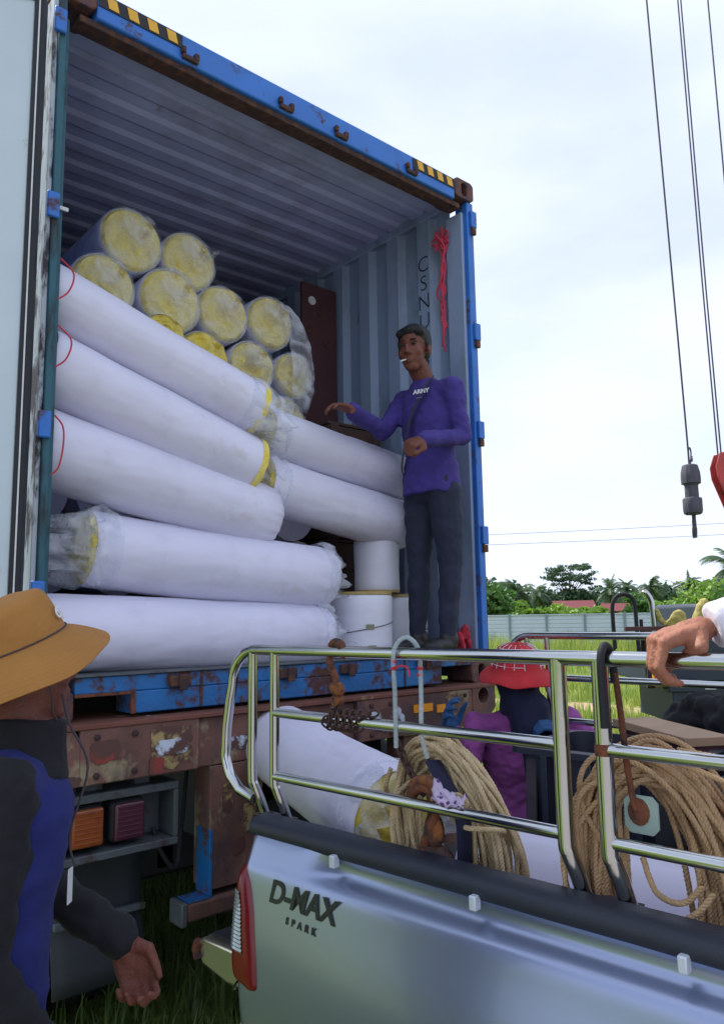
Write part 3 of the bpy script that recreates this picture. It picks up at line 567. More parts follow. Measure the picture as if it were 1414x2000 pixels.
# rear frame
part('rear_header', 'con_blue', ct, (.161, W-.161, .0, .085, 2.752, 2.878), bevel=.008)
part('header_lip', 'rust_dark', ct, (.10, W-.10, .02, .10, 2.722, 2.7515), bevel=.004)
part('corner_post', 'con_blue', ct, (W-.052, W-.004, .006, .10, .12, H-.119), bevel=.006)
part('post_inner', 'con_inner', ct, (W-.075, W-.0525, .035, .16, .165, H-.18), bevel=.004); part('post_edge', 'rust_dark', ct, (W-.0035, W+.0035, .012, .09, .12, H-.119), bevel=0)
part('corner_post', 'con_teal', ct, (.018, .047, .004, .10, .12, H-.119), bevel=.005); part('post_flange', 'con_white_worn', ct, (-.002, .0175, .016, .10, .12, H-.119), bevel=.003)
part('post_inner', 'con_teal', ct, (.0475, .068, .035, .16, .165, H-.18), bevel=.004)
# sill with two lifting notches
part('rear_sill', 'con_blue_worn', ct, (.163, W-.163, .0, .13, .098, .158), (.372, 2.050, .0, .13, .016, .0975), bevel=.005)
part('sill_notch_lip', 'rust', ct, (.163, .372, -.003, .004, .088, .1), (.3725, .392, -.004, .004, .016, .1), bevel=.002)
part('sill_top', 'steel_grey', ct, (.05, W-.05, -.012, .20, .1585, .166), bevel=.002)
for x in (.66, 1.32, 1.78): part('sill_joint', 'rust_dark', ct, (x, x+.012, -.0025, .003, .02, .155), bevel=0)
for x in (.57, 1.08, 1.42, 1.92):
    c = part('door_keeper', 'rust_dark', ct, (x-.05, x+.04, -.026, .0, .105, .145), (x-.015, x+.02, -.036, -.026, .09, .15), bevel=.004)
    part('door_keeper', 'rust_dark', ct, (x-.038, x+.038, -.018, .0, 2.760, 2.782), (x-.044, x-.024, -.022, .0, 2.782, 2.812), (x+.018, x+.040, -.022, .0, 2.772, 2.804), bevel=.004)
# hazard stripes on the header ends
for (a, b, k) in ((.165, .535, 4), (1.935, 2.272, 4)):
    h = MB().bx(a, b, -.004, .002, 2.808, 2.868).build('hazard_stripe', 'hz_black', ct, smooth=0)
    for i in range(k):
        x = a+.03+(b-a-.02)*i/k; MB().prism([(x+.012, 2.815), (x+.055, 2.815), (x+.043, 2.862), (x, 2.862)], -.0065, -.003, 'Y').build('yellow_block', 'hz_yellow', h, smooth=0)
# walls: trapezoid corrugation
def corr(y0, y1, pitch, dep):
    o = []; y = y0
    while y < y1:
        o += [(y, 0), (y+pitch*.36, 0), (y+pitch*.5, dep), (y+pitch*.86, dep)]; y += pitch
    o.append((y1, 0)); return [(min(a, y1), d) for a, d in o]
pr = corr(.18, LL-.1, .278, .036)
wr = MB(); wr.grid([[(W-.052+.036-d-.004, y, z) for (y, d) in pr] for z in (.14, H-.10)]); rw = wr.build('side_wall', 'con_inner', ct, smooth=0); q = rw.modifiers.new('s', 'SOLIDIFY'); q.thickness = .002; q.offset = 0
part('wall_end_plate', 'con_inner', ct, (W-.034, W-.028, .161, .18, .14, H-.10), bevel=0)
wl = MB(); wl.grid([[(.052-.036+d+.004, y, z) for (y, d) in pr] for z in (.14, H-.10)]); lw = wl.build('side_wall', 'con_blue', ct, smooth=0); q = lw.modifiers.new('s', 'SOLIDIFY'); q.thickness = .002; q.offset = 0
part('wall_end_plate', 'con_inner', ct, (.028, .034, .161, .18, .14, H-.10), bevel=0)
for x0 in (.003, W-.063): part('top_side_rail', 'con_inner', ct, (x0, x0+.06, .176, LL-.05, H-.10, H-.035), bevel=.006); part('bottom_side_rail', 'con_blue', ct, (x0, x0+.06, .176, LL-.05, .02, .14), bevel=.006)
rp_ = corr(.16, LL-.1, .209, .014); rf = MB(); rf.grid([[(x, y, H-.052+d) for (y, d) in rp_] for x in (.03, W-.03)]); ro = rf.build('roof', 'con_roof', ct, smooth=0); q = ro.modifiers.new('s', 'SOLIDIFY'); q.thickness = .002; q.offset = 0
part('roof_front_plate', 'con_roof', ct, (.06, W-.06, .0855, .30, H-.070, H-.060), bevel=0)
part('floor', 'floor_ply', ct, (.062, W-.062, .13, LL-.1, .132, .160), bevel=0)
part('front_wall', 'con_inner', ct, (.02, W-.02, LL-.1, LL-.05, .03, H-.04), bevel=0)
# owner code painted down the right wall: C S N U and hidden digits
for i, ch in enumerate('CSNU688'):
    place_text('wall_letter', ch, .140, 'ink', ct, (W-.0575, .369, 2.512-i*.122), (0, -1, 0), (0, 0, 1), ext=.0006, bold=-.002)
# lashing rings + hinge blocks on the right post
for z in (2.62, 1.93, 1.35, .75): part('hinge', 'con_blue', ct, (W-.035, W+.012, -.012, .006, z, z+.10), bevel=.004); part('hinge_pin', 'rust', ct, (W-.03, W+.004, -.014, .006, z-.045, z-.003), bevel=.004)
for z in (2.66, 1.90, 1.06, .45): part('hinge', 'con_blue', ct, (-.005, .042, -.014, .004, z-.05, z+.05), bevel=.006)
part('lashing_bolt', 'white_trim', ct, (.047, .085, .02, .03, 1.905, 1.92), bevel=.002)
# doors
def door(hx, ang, side):
    d = bpy.data.objects.new('door', None); COL.objects.link(d); d.parent = ct; d.location = (hx, -.01 if side > 0 else .055, 0); d.rotation_euler = (0, 0, ang)
    wd = 1.165; s = side
    def B(x0, x1, y0, y1, z0, z1, nm, m, par=d, bv=.004):
        a, b = sorted((s*x0, s*x1)); return MB().bx(a, b, y0, y1, z0, z1).build(nm, m, par, bevel=bv, smooth=30)
    pn = B(.05, wd-.04, .004, .034, .20, 2.68, 'door_panel', 'door_inner')
    B(.012, .05, -.02, .045, .17, 2.71, 'door_frame', 'gasket', pn); B(wd-.04, wd, -.02, .045, .17, 2.71, 'door_frame', 'gasket', pn); B(.05, wd-.04, -.02, .045, .17, .20, 'door_frame', 'gasket', pn); B(.05, wd-.04, -.02, .045, 2.68, 2.71, 'door_frame', 'gasket', pn)
    B(.0285, .0335, .0455, .049, .18, 2.70, 'seal_line', 'white_trim', pn, 0)
    for x in (.35, .85):
        q = MB().tube([(s*x, -.05, .1), (s*x, -.05, 2.78)], .017, 10).build('lock_rod', 'steel_grey', pn)
    return d
DOOR_L = door(-.022, radians(-206), 1)            # folded back past the left side
door(W+.022, radians(269), -1)                      # folded flat along the right side
# ================================================================== CARGO: glass-wool rolls, spools, boards
def roll(name, label, p0, p1, r, group, seed=0, sag=.012, end0='flat', end1='round', wool1=False, wool0=False, band=0.0, film0=None, film1=None, taper=0.0):
    """white-faced insulation roll from p0 to p1; ends: 'round' soft shoulder, 'flat' cut edge with yellow wool showing"""
    p0 = Vector(p0); p1 = Vector(p1); ax = (p1-p0); Lr = ax.length; ax.normalize(); up = Vector((0, 0, 1)); sx = ax.cross(up)
    sx = Vector((1, 0, 0)) if sx.length < .1 else sx.normalized(); uy = sx.cross(ax).normalized()
    base = (p0+p1)/2-Vector((0, 0, r)); t = thing(name, label, 'insulation roll', base, 0, group)
    prof = []
    def endprof(kind, rev):
        if kind == 'round': pts = [(0.0, .25), (.004, .62), (.018, .84), (.045, .965), (.09, 1.0)]
        else: pts = [(0.03, .55), (0.02, .90), (0.0, .965), (.006, .995), (.03, 1.0)]
        return [(Lr-a if rev else a, k) for a, k in (reversed(pts) if rev else pts)]
    prof = endprof(end0, False)+[(Lr*k, 1.0) for k in np.linspace(.09, .91, 64)]+endprof(end1, True)
    mb = MB(); n = 80; rows = []
    for (s, k) in prof:
        row = []; dz = -sag*sin(pi*s/Lr)
        for j in range(n):
            a = 2*pi*j/n; eg = (max(0, 1-s/.16) if end0 == 'round' else 0)+(max(0, 1-(Lr-s)/.16) if end1 == 'round' else 0); w1 = 1+.030*mnoise.noise(Vector((cos(a)*1.3+seed*3.1, sin(a)*1.3, s*2.6)))+.014*mnoise.noise(Vector((cos(a)*4+seed, sin(a)*4, s*7)))+.07*eg*mnoise.noise(Vector((cos(a)*7+seed, sin(a)*7, s*4)))+.007*mnoise.noise(Vector((cos(a)*10+seed, sin(a)*10, s*16)))+.010*abs(mnoise.noise(Vector((cos(a-s*1.5)*5+seed, sin(a-s*1.5)*5, s*3))))+(.020*min(1, max(0, (a-1.2-.1*sin(s*5))*40)) if a < 2.2 else .020*max(0, 1-(a-2.2)/2.0))
            rr = r*k*w1*(1-taper*s/Lr); v = p0+ax*s+sx*(rr*cos(a))+uy*(rr*sin(a)*.97+dz)-base; row.append(v)
        rows.append(row)
    mb.grid(rows, wrap=True); mb.f.append(tuple(range(n-1, -1, -1))); mb.f.append(tuple((len(rows)-1)*n+j for j in range(n))); mb.build('facing', 'roll_white', t, smooth=70)
    for (flag, pe, d) in ((wool0, p0, -1), (wool1, p1, 1)):
        if flag:
            wm = MB(); rows = []
            for k in range(1, 12):
                q = k/11; row = []
                for j in range(32):
                    a = 2*pi*j/32; dd = .012+.016*mnoise.noise(Vector((cos(a)*q*5+seed, sin(a)*q*5, 2)))-.02*(q > .93)
                    rr = r*.93*q; row.append(pe+ax*d*dd+sx*rr*cos(a)+uy*rr*sin(a)-base)
                rows.append(row)
            wm.grid(rows, wrap=True); wm.f.append(tuple(range(32))); wm.build('wool_end', 'wool', t, smooth=80)
    if band:
        rows = []
        for s in (Lr-.035, Lr-.005):
            rows.append([p0+ax*s+sx*(r*1.008*cos(2*pi*j/n))+uy*(r*.985*sin(2*pi*j/n))-base for j in range(n)])
        MB().grid(rows, wrap=True).build('wool_edge', 'wool', t, smooth=80)
    for (fm, pe, d) in ((film0, p0, -1), (film1, p1, 1)):
        if fm: bag(t, pe-base, ax*d, sx, uy, r, seed+5, fm)
    return t
def bag(t, pe, ax, sx, uy, r, seed, spec):
    """loose clear bag gathered past the end of a roll; spec=(length, gather, spread)"""
    Lb, gath, spread = spec; rows = []; m = 16; n = 44
    for i in range(m):
        q = i/(m-1); row = []
        for j in range(n):
            a = 2*pi*j/n; wv = mnoise.noise(Vector((cos(a)*2.2+seed, sin(a)*2.2, q*2.5))); w2 = mnoise.noise(Vector((cos(a)*6+seed, sin(a)*6, q*5)))
            k = 1.03 if q < .3 else 1.03-(1.03-gath)*((q-.3)/.7)**1.3
            k *= 1+spread*(.24*wv+.04*w2)*min(1, q*3)
            s = -.10+q*(Lb+.10)+.05*w2*q*spread*2+.04*wv*q
            row.append(pe+ax*s+sx*(r*k*cos(a))+uy*(r*k*sin(a)))
        rows.append(row)
    return MB().grid(rows, wrap=True).build('plastic_bag', 'film_thick', t, smooth=180)
gF = 'white rolls laid across the container mouth'
roll('insulation_roll', 'bottom white roll lying on the container sill', (.060, .19, 1.637), (1.44, .20, 1.600), .152, gF, 1, end1='round', sag=.004, film1=(.05, .30, 1.3))
roll('insulation_roll', 'second white roll from the sill, its left end loose in a clear bag', (.27, .24, 1.965), (1.48, .21, 1.868), .156, gF, 2, end0='flat', wool0=True, film0=(.16, .55, 1.6), film1=(.03, .45, 1.0))
roll('insulation_roll', 'third white roll from the sill, sloping down to the spools', (.060, .22, 2.350), (1.16, .25, 2.135), .160, gF, 3, sag=.004)
roll('insulation_roll', 'white roll just below the topmost sloping one, yellow edge at its right end', (.060, .20, 2.668), (1.03, .22, 2.370), .150, gF, 4, end1='flat', wool1=True, band=1, sag=.004)
roll('insulation_roll', 'topmost sloping white roll with a yellow wool rim at its right end', (.060, .20, 2.953), (1.04, .20, 2.640), .136, gF, 5, end1='flat', wool1=True, band=1, film1=(.15, .75, 1.0), sag=.004)
roll('insulation_roll', 'upper white roll in front of the purple-shirted man, clear bag at its left end', (1.16, .33, 2.590), (2.26, .40, 2.455), .133, gF, 6, end0='flat', wool0=True, film0=(.14, .6, 1.2), sag=.002)
roll('insulation_roll', 'lower white roll above the spools, yellow showing at its left end', (1.15, .33, 2.330), (2.16, .36, 2.180), .145, gF, 7, end0='flat', wool0=True, film0=(.08, .7, 1.0), sag=.002)
# end-on pile behind
gB = 'yellow-ended rolls stacked end-on behind'
def end_roll(label, x, z, r, y, seed, lean=(0, 0), hollow=0.0, tail=None, cover=1.0):
    """roll lying along the container, its yellow front end in a clear bag"""
    t = thing('wool_roll', label, 'insulation roll', (x, y+.6, z-r), 0, gB); b = Vector((x, y+.6, z-r)); n = 40
    p0 = Vector((x, y, z)); p1 = Vector((x+lean[0], y+1.2, z+lean[1])); ax = (p1-p0).normalized(); sx = Vector((1, 0, 0)); uy = Vector((0, 0, 1))
    def ring(s, k, wob=.03):
        return [p0+ax*s+sx*(r*k*cos(2*pi*j/n)*(1+wob*mnoise.noise(Vector((cos(2*pi*j/n)*1.2+seed*2.7, sin(2*pi*j/n)*1.2, s)))))+uy*(r*k*sin(2*pi*j/n)*(1+wob*mnoise.noise(Vector((cos(2*pi*j/n)*1.2+seed*2.7, sin(2*pi*j/n)*1.2, s+4)))))-b for j in range(n)]
    mb = MB(); rows = [ring(.05, .90), ring(.01, .93), ring(-.004, .965), ring(.004, .995), ring(.03, 1.0)]+[ring(s, 1.0) for s in np.linspace(.15, 1.1, 6)]+[ring(1.19, .96)]
    mb.grid(rows, wrap=True); mb.f.append(tuple((len(rows)-1)*n+j for j in range(n))); mb.build('facing', 'roll_white', t, smooth=70)
    wm = MB(); rows = []
    for k in range(1, 15):
        q = k/14; row = []
        for j in range(n):
            a = 2*pi*j/n; sp = .006*sin((q*7+.5*mnoise.noise(Vector((cos(a)*1.5+seed, sin(a)*1.5, q)))-a/(2*pi))*2*pi)                                  # the wound layers
            dd = .016+sp*.8+.022*mnoise.noise(Vector((cos(a)*q*3+seed*1.9, sin(a)*q*3, 1)))-(hollow*max(0, 1-q/.42))
            row.append(p0+ax*(-dd if q < .97 else .01)+sx*(r*.945*q*cos(a))+uy*(r*.945*q*sin(a))-b)
        rows.append(row)
    wm.grid(rows, wrap=True); wm.f.append(tuple(range(n))); wm.build('wool_end', 'wool', t, smooth=80)
    if cover:
        rows = []; m = 12
        for i in range(m):
            q = i/(m-1); row = []
            for j in range(n):
                a = 2*pi*j/n; w2 = mnoise.noise(Vector((cos(a)*3*q+seed, sin(a)*3*q, q))); w3 = mnoise.noise(Vector((cos(a)*7*q, sin(a)*7*q+seed, 3)))
                if q < .72: k = q/.72*1.0; s = -.040-.030*w2-.018*w3-(.0 if k < .9 else -.012)
                else: k = 1.012+.02*w3; s = -.02+(q-.72)/.28*.34
                row.append(p0+ax*s+sx*(r*k*cos(a))+uy*(r*k*sin(a))-b)
            rows.append(row)
        bg_ = MB().grid(rows, wrap=True); o = bg_.build('plastic_bag', 'film', t, smooth=180)
    if tail == 'sheet':
        oc = smoothpts([(1.50, 3.545), (1.62, 3.53), (1.74, 3.45), (1.82, 3.33), (1.86, 3.20), (1.865, 3.05), (1.83, 2.92), (1.79, 2.84)], 4) if False else smoothpts([(1.50, 3.545, 0), (1.62, 3.53, 0), (1.74, 3.45, 0), (1.82, 3.33, 0), (1.86, 3.20, 0), (1.865, 3.05, 0), (1.83, 2.92, 0), (1.79, 2.84, 0)], 4); rows = []
        for i, p in enumerate(oc):
            q = i/(len(oc)-1); ctr = np.array([1.58, 3.40-.5*q, 0]); row = []
            for j in range(14):
                v = j/13; e = p+(ctr-p)*v*.75; row.append(Vector((e[0], y-.045-.05*sin(pi*v)*(.6+mnoise.noise(Vector((q*5, v*2, 2))))+.015*mnoise.noise(Vector((q*14, v*5, 7)))+.09*(1-v)**3, e[1]+.012*mnoise.noise(Vector((q*9, v*3, 1)))))-b)
            rows.append(row)
        MB().grid(rows).build('film_sheet', 'film_thick', t, smooth=180)
    elif tail:
        # twisted loose corner of the bag
        (dx, dz, ln, wd) = tail; rows = []; 
        for i in range(9):
            q = i/8; row = []
            for j in range(17):
                v = (j/16-.5)*2; pl = sin(v*9+seed)*.03+.02*mnoise.noise(Vector((v*3, q*3, seed)))
                cx = x+dx*(.55+q*ln); cz = z+dz*(.55+q*ln); px, pz = -dz, dx
                wv = wd*(1-.35*q)*(.75+.3*mnoise.noise(Vector((q*2, seed, 0))))
                row.append(Vector((cx+px*v*wv, y-.05-.03*q+pl, cz+pz*v*wv))-b)
            rows.append(row)
        MB().grid(rows).build('bag_tail', 'film_thick', t, smooth=180)
    return t
PB = [('highest yellow roll end on the pile, wrapped in clear film', .653, 3.580, .168, .74, 1, dict(cover=1)),
      ('upper yellow roll end with a crumpled bag corner sticking out to its right', .985, 3.575, .160, .76, 2, dict(tail=(.15, .06, .30, .13))),
      ('yellow roll end touching the topmost sloping white roll', .500, 3.285, .160, .70, 3, dict()),
      ('bagged yellow roll end in the middle, below the two highest ones', .855, 3.300, .172, .70, 4, dict(tail=None)),
      ('yellow roll end right of the middle one, below the crumpled bag', 1.195, 3.335, .160, .76, 5, dict(hollow=.03)),
      ('yellow roll end at the top right of the pile, under a loose sheet of film', 1.520, 3.370, .158, .78, 6, dict(tail='sheet')),
      ('yellow roll sliver peeping over the topmost sloping roll', .800, 3.085, .120, .66, 7, dict(cover=0)),
      ('yellow roll end with a thick white rim above the sloping roll', 1.060, 3.045, .150, .72, 8, dict(cover=0)),
      ('yellow roll end with a dark torn hollow in its middle', 1.385, 3.075, .150, .76, 9, dict(hollow=.09)),
      ('yellow roll end at the right edge of the pile beside the reaching hand', 1.700, 3.095, .140, .80, 10, dict(tail=None)),
      ('lowest yellow roll end, half hidden by the upper white roll', 1.620, 2.815, .135, .78, 11, dict())]
for (l, x, z, r, y, s, k) in PB: end_roll(l, x, z, r, y, s, **k)
# the hidden lower courses that carry the pile
base_roll = None
for row in range(4):
    for k in range(5):
        pos = (.25+.36*k+.05*(row % 2), 1.36, 1.48+.318*row)
        if base_roll is None:
            base_roll = thing('buried_roll', 'white insulation roll buried under the yellow-ended pile', 'insulation roll', pos, 0, 'rolls buried under the pile')
            MB().tube([(0, -.55, .16), (0, .55, .16)], .16, 24).build('facing', 'roll_white', base_roll)
        else: dup(base_roll, loc=pos)
# maroon board, crates
bd = thing('steel_board', 'tall maroon board with bolt holes standing by the right wall behind the rolls', 'board', (2.21, 1.2, 1.48)); mb = MB().bx(-.15, .145, -.012, .012, 0, 2.45).build('board', 'maroon_board', bd, bevel=.003)
for i, (x, z) in enumerate(((-.07, 2.33), (.0, 2.26), (-.09, 2.12), (.06, 2.05))): MB().lathe([(.018, 0), (.030, .0), (.030, .006), (.018, .006)], 16, (x, -.0125, z), Matrix.Rotation(pi/2, 3, 'X')).build('bolt_ring', 'white_trim' if i == 0 else 'rust_dark', bd)
def crate(label, x0, x1, y0, y1, z0, z1):
    t = thing('wooden_crate', label, 'crate', ((x0+x1)/2, (y0+y1)/2, z0)); a = (x1-x0)/2; b = (y1-y0)/2; h = z1-z0; MB().bx(-a+.02, a-.02, -b+.02, b-.02, .01, h-.01).build('lining', 'maroon_board', t, smooth=0); ns = max(2, int(h/.13))
    for i in range(ns):
        za = h*i/ns+.006; zb = h*(i+1)/ns-.006
        MB().bx(-a, a, -b, -b+.018, za, zb).build('slat', 'crate_wood', t, bevel=.002); MB().bx(-a, -a+.018, -b+.019, b, za, zb).build('slat', 'crate_wood', t, bevel=.002); MB().bx(a-.018, a, -b+.019, b, za, zb).build('slat', 'crate_wood', t, bevel=.002)
    for x in (-a+.04, a-.04): MB().bx(x-.03, x+.03, -b-.014, -b-.001, 0, h).build('batten', 'crate_wood', t, bevel=.002)
    MB().bx(-a, a, -b, b, h, h+.016).build('lid', 'crate_wood', t, bevel=.002)
crate('dark wooden crate on the container floor behind the spools', 1.90, 2.36, .74, 1.12, 1.48, 2.12); crate('dark wooden crate stacked on another under the reaching hand', 1.93, 2.35, .76, 1.10, 2.14, 2.84)
# cable spools wrapped in white film
def spool(label, x, y, z, r, h, seed, labels=True):
    t = thing('cable_spool', label, 'spool', (x, y, z), seed, 'wrapped spools by the right wall'); wob = lambda a, zz: .012*mnoise.noise(Vector((cos(a)*2+seed, sin(a)*2, zz*6)))
    MB().lathe([(r*1.0, 0), (r*1.0, .016)], 36).build('flange', 'ply', t, bevel=.002); MB().lathe([(r*1.0, h-.016), (r*1.0, h)], 36).build('flange', 'ply', t, bevel=.002)
    MB().lathe([(.94*r, .004), (1.012*r, .02), (1.0*r, h*.2), (.99*r, h*.45), (1.0*r, h*.7), (1.012*r, h-.026), (.95*r, h-.012)], 48, wob=wob).build('wrap', 'spool_wrap', t, smooth=60)
    MB().lathe([(r*.12, h-.002), (r*.12, h+.002)], 16).build('core_hole', 'tape_dark', t)
    for k, (zz, tl) in enumerate(((.42, .05), (.10, -.01))):
        pts = [(r*1.016*cos(a), r*1.016*sin(a), h*zz+tl*(a-4.2)*.6) for a in np.linspace(3.4, 5.4, 24)]
        MB().tube(pts, .0022, 5).build('tie', 'tape_dark', t)
        if labels: a = 4.35+.05*k; R = Matrix.Rotation(a, 3, 'Z'); MB().box(R @ Vector((r*1.018, 0, h*zz+.012)), (.003, .042, .026), R).build('tag', 'label_khaki', t, smooth=0)
    return t
spool('nearest white-wrapped spool with two small tags, beside the bottom roll', 1.745, .30, 1.4805, .180, .325, .0)
spool('white-wrapped spool behind the man\'s legs', 2.16, .44, 1.4805, .175, .32, 1.2, False)
spool('white-wrapped spool stacked on top of the two others', 1.975, .40, 1.808, .125, .30, 2.1, False)
# loose film on the floor
fm = MB(); rows = []
for i in range(14):
    row = []
    for j in range(14):
        x = 1.42+.26*i/13; y = .06+.22*j/13; row.append((x, y, 1.495+.05*(1+mnoise.noise(Vector((x*14, y*14, 0))))*sin(pi*i/13)*sin(pi*j/13)+.02*abs(mnoise.noise(Vector((x*30, y*30, 2))))))
    rows.append(row)
o = fm.grid(rows).build('plastic_film', 'film_thick', smooth=180); tag(recenter(o, (1.55, .17, 1.488)), 'crumpled clear film on the floor between the bottom roll and the spool', 'plastic film')
# red ties on the left post, pink cord bundle on the right wall, red rag by the man's feet
for i, (z0, z1, bulge) in enumerate(((3.02, 2.86, .045), (2.76, 2.60, .045), (2.42, 2.20, .03))):
    pts = smoothpts([(.055, .0, z0), (.055+bulge*.9, -.012, z0-.04), (.055+bulge, -.015, (z0+z1)/2), (.055+bulge*.6, -.01, z1+.03), (.05, .0, z1)], 8)
    o = MB().tube(pts, .0032, 6).build('red_tie', 'cord_red'); tag(recenter(o, pts[-1]), ('highest thin red tie looped on the left container post', 'middle thin red tie looped on the left container post', 'lowest thin red tie looped on the left container post')[i], 'tie', 'red ties on the left post')
cb = thing('pink_cord', 'pink cord bundle knotted to a ring on the right container wall', 'cord', (2.355, .18, 3.20))
rg = np.random.default_rng(3)
for k in range(5):
    pts = [(-.012+.012*rg.normal(), .0+.014*rg.normal(), .74)]
    for i in range(1, 9): pts.append((-.008+.008*rg.normal(), .004*i*.5-.01+.013*rg.normal(), .74-.72*i/8*(1-.05*k)))
    MB().tube(smoothpts(pts, 4), .0065, 6).build('strand', 'cord_pink', cb)
for k in range(7):
    a = k*.9; MB().tube(smoothpts([(0, 0, .72), (-.02, .045*cos(a), .73+.05*sin(a)), (-.015, .07*cos(a), .70+.06*sin(a)), (-.01, .02*cos(a), .69)], 5), .006, 6).build('knot_loop', 'cord_pink', cb)
MB().ell((-.005, 0, .705), (.02, .026, .03)).build('knot', 'cord_pink', cb)
rgm = MB()
for k in range(6): a = k*1.05; rgm.limb([(0, 0, .02), (.05*cos(a), .05*sin(a), .05+.04*(k % 3)), (.085*cos(a+.4), .06*sin(a+.4), .015)], [.022, .018, .012])
rr_ = blob('red_rag', rgm, 'red_cloth', None, .006, 2, .006, (40, 40, 40)); rr_.location = (2.28, .10, 1.486); tag(rr_, 'bunched red cloth on the container floor beside the shoes', 'cloth')
# ================================================================== PICKUP (local frame: x = towards far side, y = towards the tail, z = up; tail at y = 0)
PK = thing('pickup_truck', 'silver pickup truck backed up to the container, stainless cage round its bed', 'pickup truck', (0.481, -0.728, 0), radians(5.2))
TW = 1.62                                              # rim-to-rim distance
def sst(a, b, x): t = min(1, max(0, (x-a)/(b-a))); return t*t*(3-2*t)
def side_profile(y):
    """(x, z) of the outer skin from rim to sill at station y (y<=0 forward)"""
    k = sst(-.24, -.42, y)                             # 1 where the shoulder is scooped out under the rim cap
    ar = math.exp(-((y+1.02)/.62)**2)                  # swelling over the rear wheel
    P = [(-.052, 1.062), (-.060-.004*(1-k), 1.050)]
    for z, inn, out_ in ((1.038, -.050, -.070), (1.022, -.046, -.076), (1.006, -.047, -.082), (.996, -.054, -.086), (.988, -.068, -.089), (.981, -.084, -.092), (.974, -.094, -.095), (.964, -.099, -.099)):
        P.append((inn*k+out_*(1-k), z))
    for z, x in ((.948, -.1025), (.92, -.106), (.88, -.110), (.83, -.115), (.77, -.120), (.71, -.123), (.65, -.124), (.59, -.120), (.53, -.110), (.47, -.095), (.42, -.075)):
        P.append((x-.030*ar*sst(.97, .74, z), z))
    return P
WCY, WCZ, WR = -1.02, .335, .335
def bedside(sgn, x0):
    rows = []; ys = list(np.linspace(-2.30, -.46, 44))+list(np.linspace(-.44, -.05, 22))
    for y in ys: rows.append([(x0+sgn*p[0], y, p[1]) for p in side_profile(y)])
    base = side_profile(-.05)                          # rounded rear corner
    for a in np.linspace(.15, 1, 9)*pi/2:
        r = .05; rows.append([(x0+sgn*(p[0]+r*(1-cos(a))), -.05+r*sin(a), p[1]) for p in base])
    rows.append([(x0+sgn*(p[0]+.13), 0.001, p[1]) for p in base])
    # cut the wheel arch: drop faces whose centre lies inside the circle
    mb = MB(); n = len(rows[0]); V = [p for r in rows for p in r]; F = []
    for i in range(len(rows)-1):
        for j in range(n-1):
            c = [V[i*n+j], V[i*n+j+1], V[(i+1)*n+j+1], V[(i+1)*n+j]]; cy = sum(q[1] for q in c)/4; cz = sum(q[2] for q in c)/4
            if (cy-WCY)**2+(cz-WCZ)**2 < .40**2: continue
            F.append((i*n+j, i*n+j+1, (i+1)*n+j+1, (i+1)*n+j))
    mb.add(V, F); o = mb.build('bed_side', 'silver', PK, smooth=50); q = o.modifiers.new('sub', 'SUBSURF'); q.levels = 1; q.render_levels = 1; return o
bs1 = bedside(1, 0); bs2 = bedside(-1, TW)
# arch lips
for sgn, x0 in ((1, 0), (-1, TW)):
    pts = [(x0-sgn*.150, WCY+.405*cos(a), WCZ+.405*sin(a)) for a in np.linspace(radians(8), radians(172), 30)]; MB().tube(pts, .014, 8).build('arch_lip', 'silver', PK)
    MB().lathe([(.41, -.0), (.42, .0), (.42, .30), (.40, .30)], 40, (x0-sgn*.115 if sgn > 0 else x0+.115-.30, WCY, WCZ), Matrix.Rotation(pi/2, 3, 'Y')).build('wheel_well', 'rubber', PK)
# rim caps (black plastic) with dirty inner ledge
for sgn, x0 in ((1, 0), (-1, TW)):
    prof = [(-.062, 1.044), (-.068, 1.053), (-.067, 1.073), (-.056, 1.088), (-.02, 1.092), (.01, 1.092), (.014, 1.07), (.012, 1.048), (-.05, 1.044)]
    mb = MB(); ys = [-2.30]+list(np.linspace(-2.2, -.05, 24))+[-.02, -.004, .004]
    rows = [[(x0+sgn*(p[0]+(0.02 if y > 0 else 0)), y, p[1]+.002*mnoise.noise(Vector((y*6, p[0]*9, 0)))) for p in prof] for y in ys]; mb.grid(rows, wrap=True); mb.f.append(tuple(range(len(prof)))); mb.f.append(tuple((len(ys)-1)*len(prof)+i for i in range(len(prof)))); mb.build('rim_cap', 'black_plastic', PK, smooth=50)
    a, b = sorted((x0+sgn*.0125, x0+sgn*.070)); MB().bx(a, b, -2.30, -.01, 1.040, 1.071).build('rim_ledge', 'rim_dirt', PK, bevel=.004)
    a, b = sorted((x0+sgn*.052, x0+sgn*.069)); MB().bx(a, b, -2.30, -.03, .62, 1.0395).build('bed_wall', 'silver', PK, bevel=.003)
# white tie-down clips under the cap
for y in (-.372, -.823, -1.288): MB().bx(-.084, -.060, y-.009, y+.009, 1.024, 1.056).build('tie_clip', 'fence_sheet', bs1, bevel=.003)
MB().bx(.07, TW-.07, -2.30, -.02, .595, .62).build('bed_floor', 'steel_grey', PK, smooth=0)
MB().bx(.07, TW-.07, -2.34, -2.301, .60, 1.09).build('bed_front', 'silver', PK, bevel=.01)
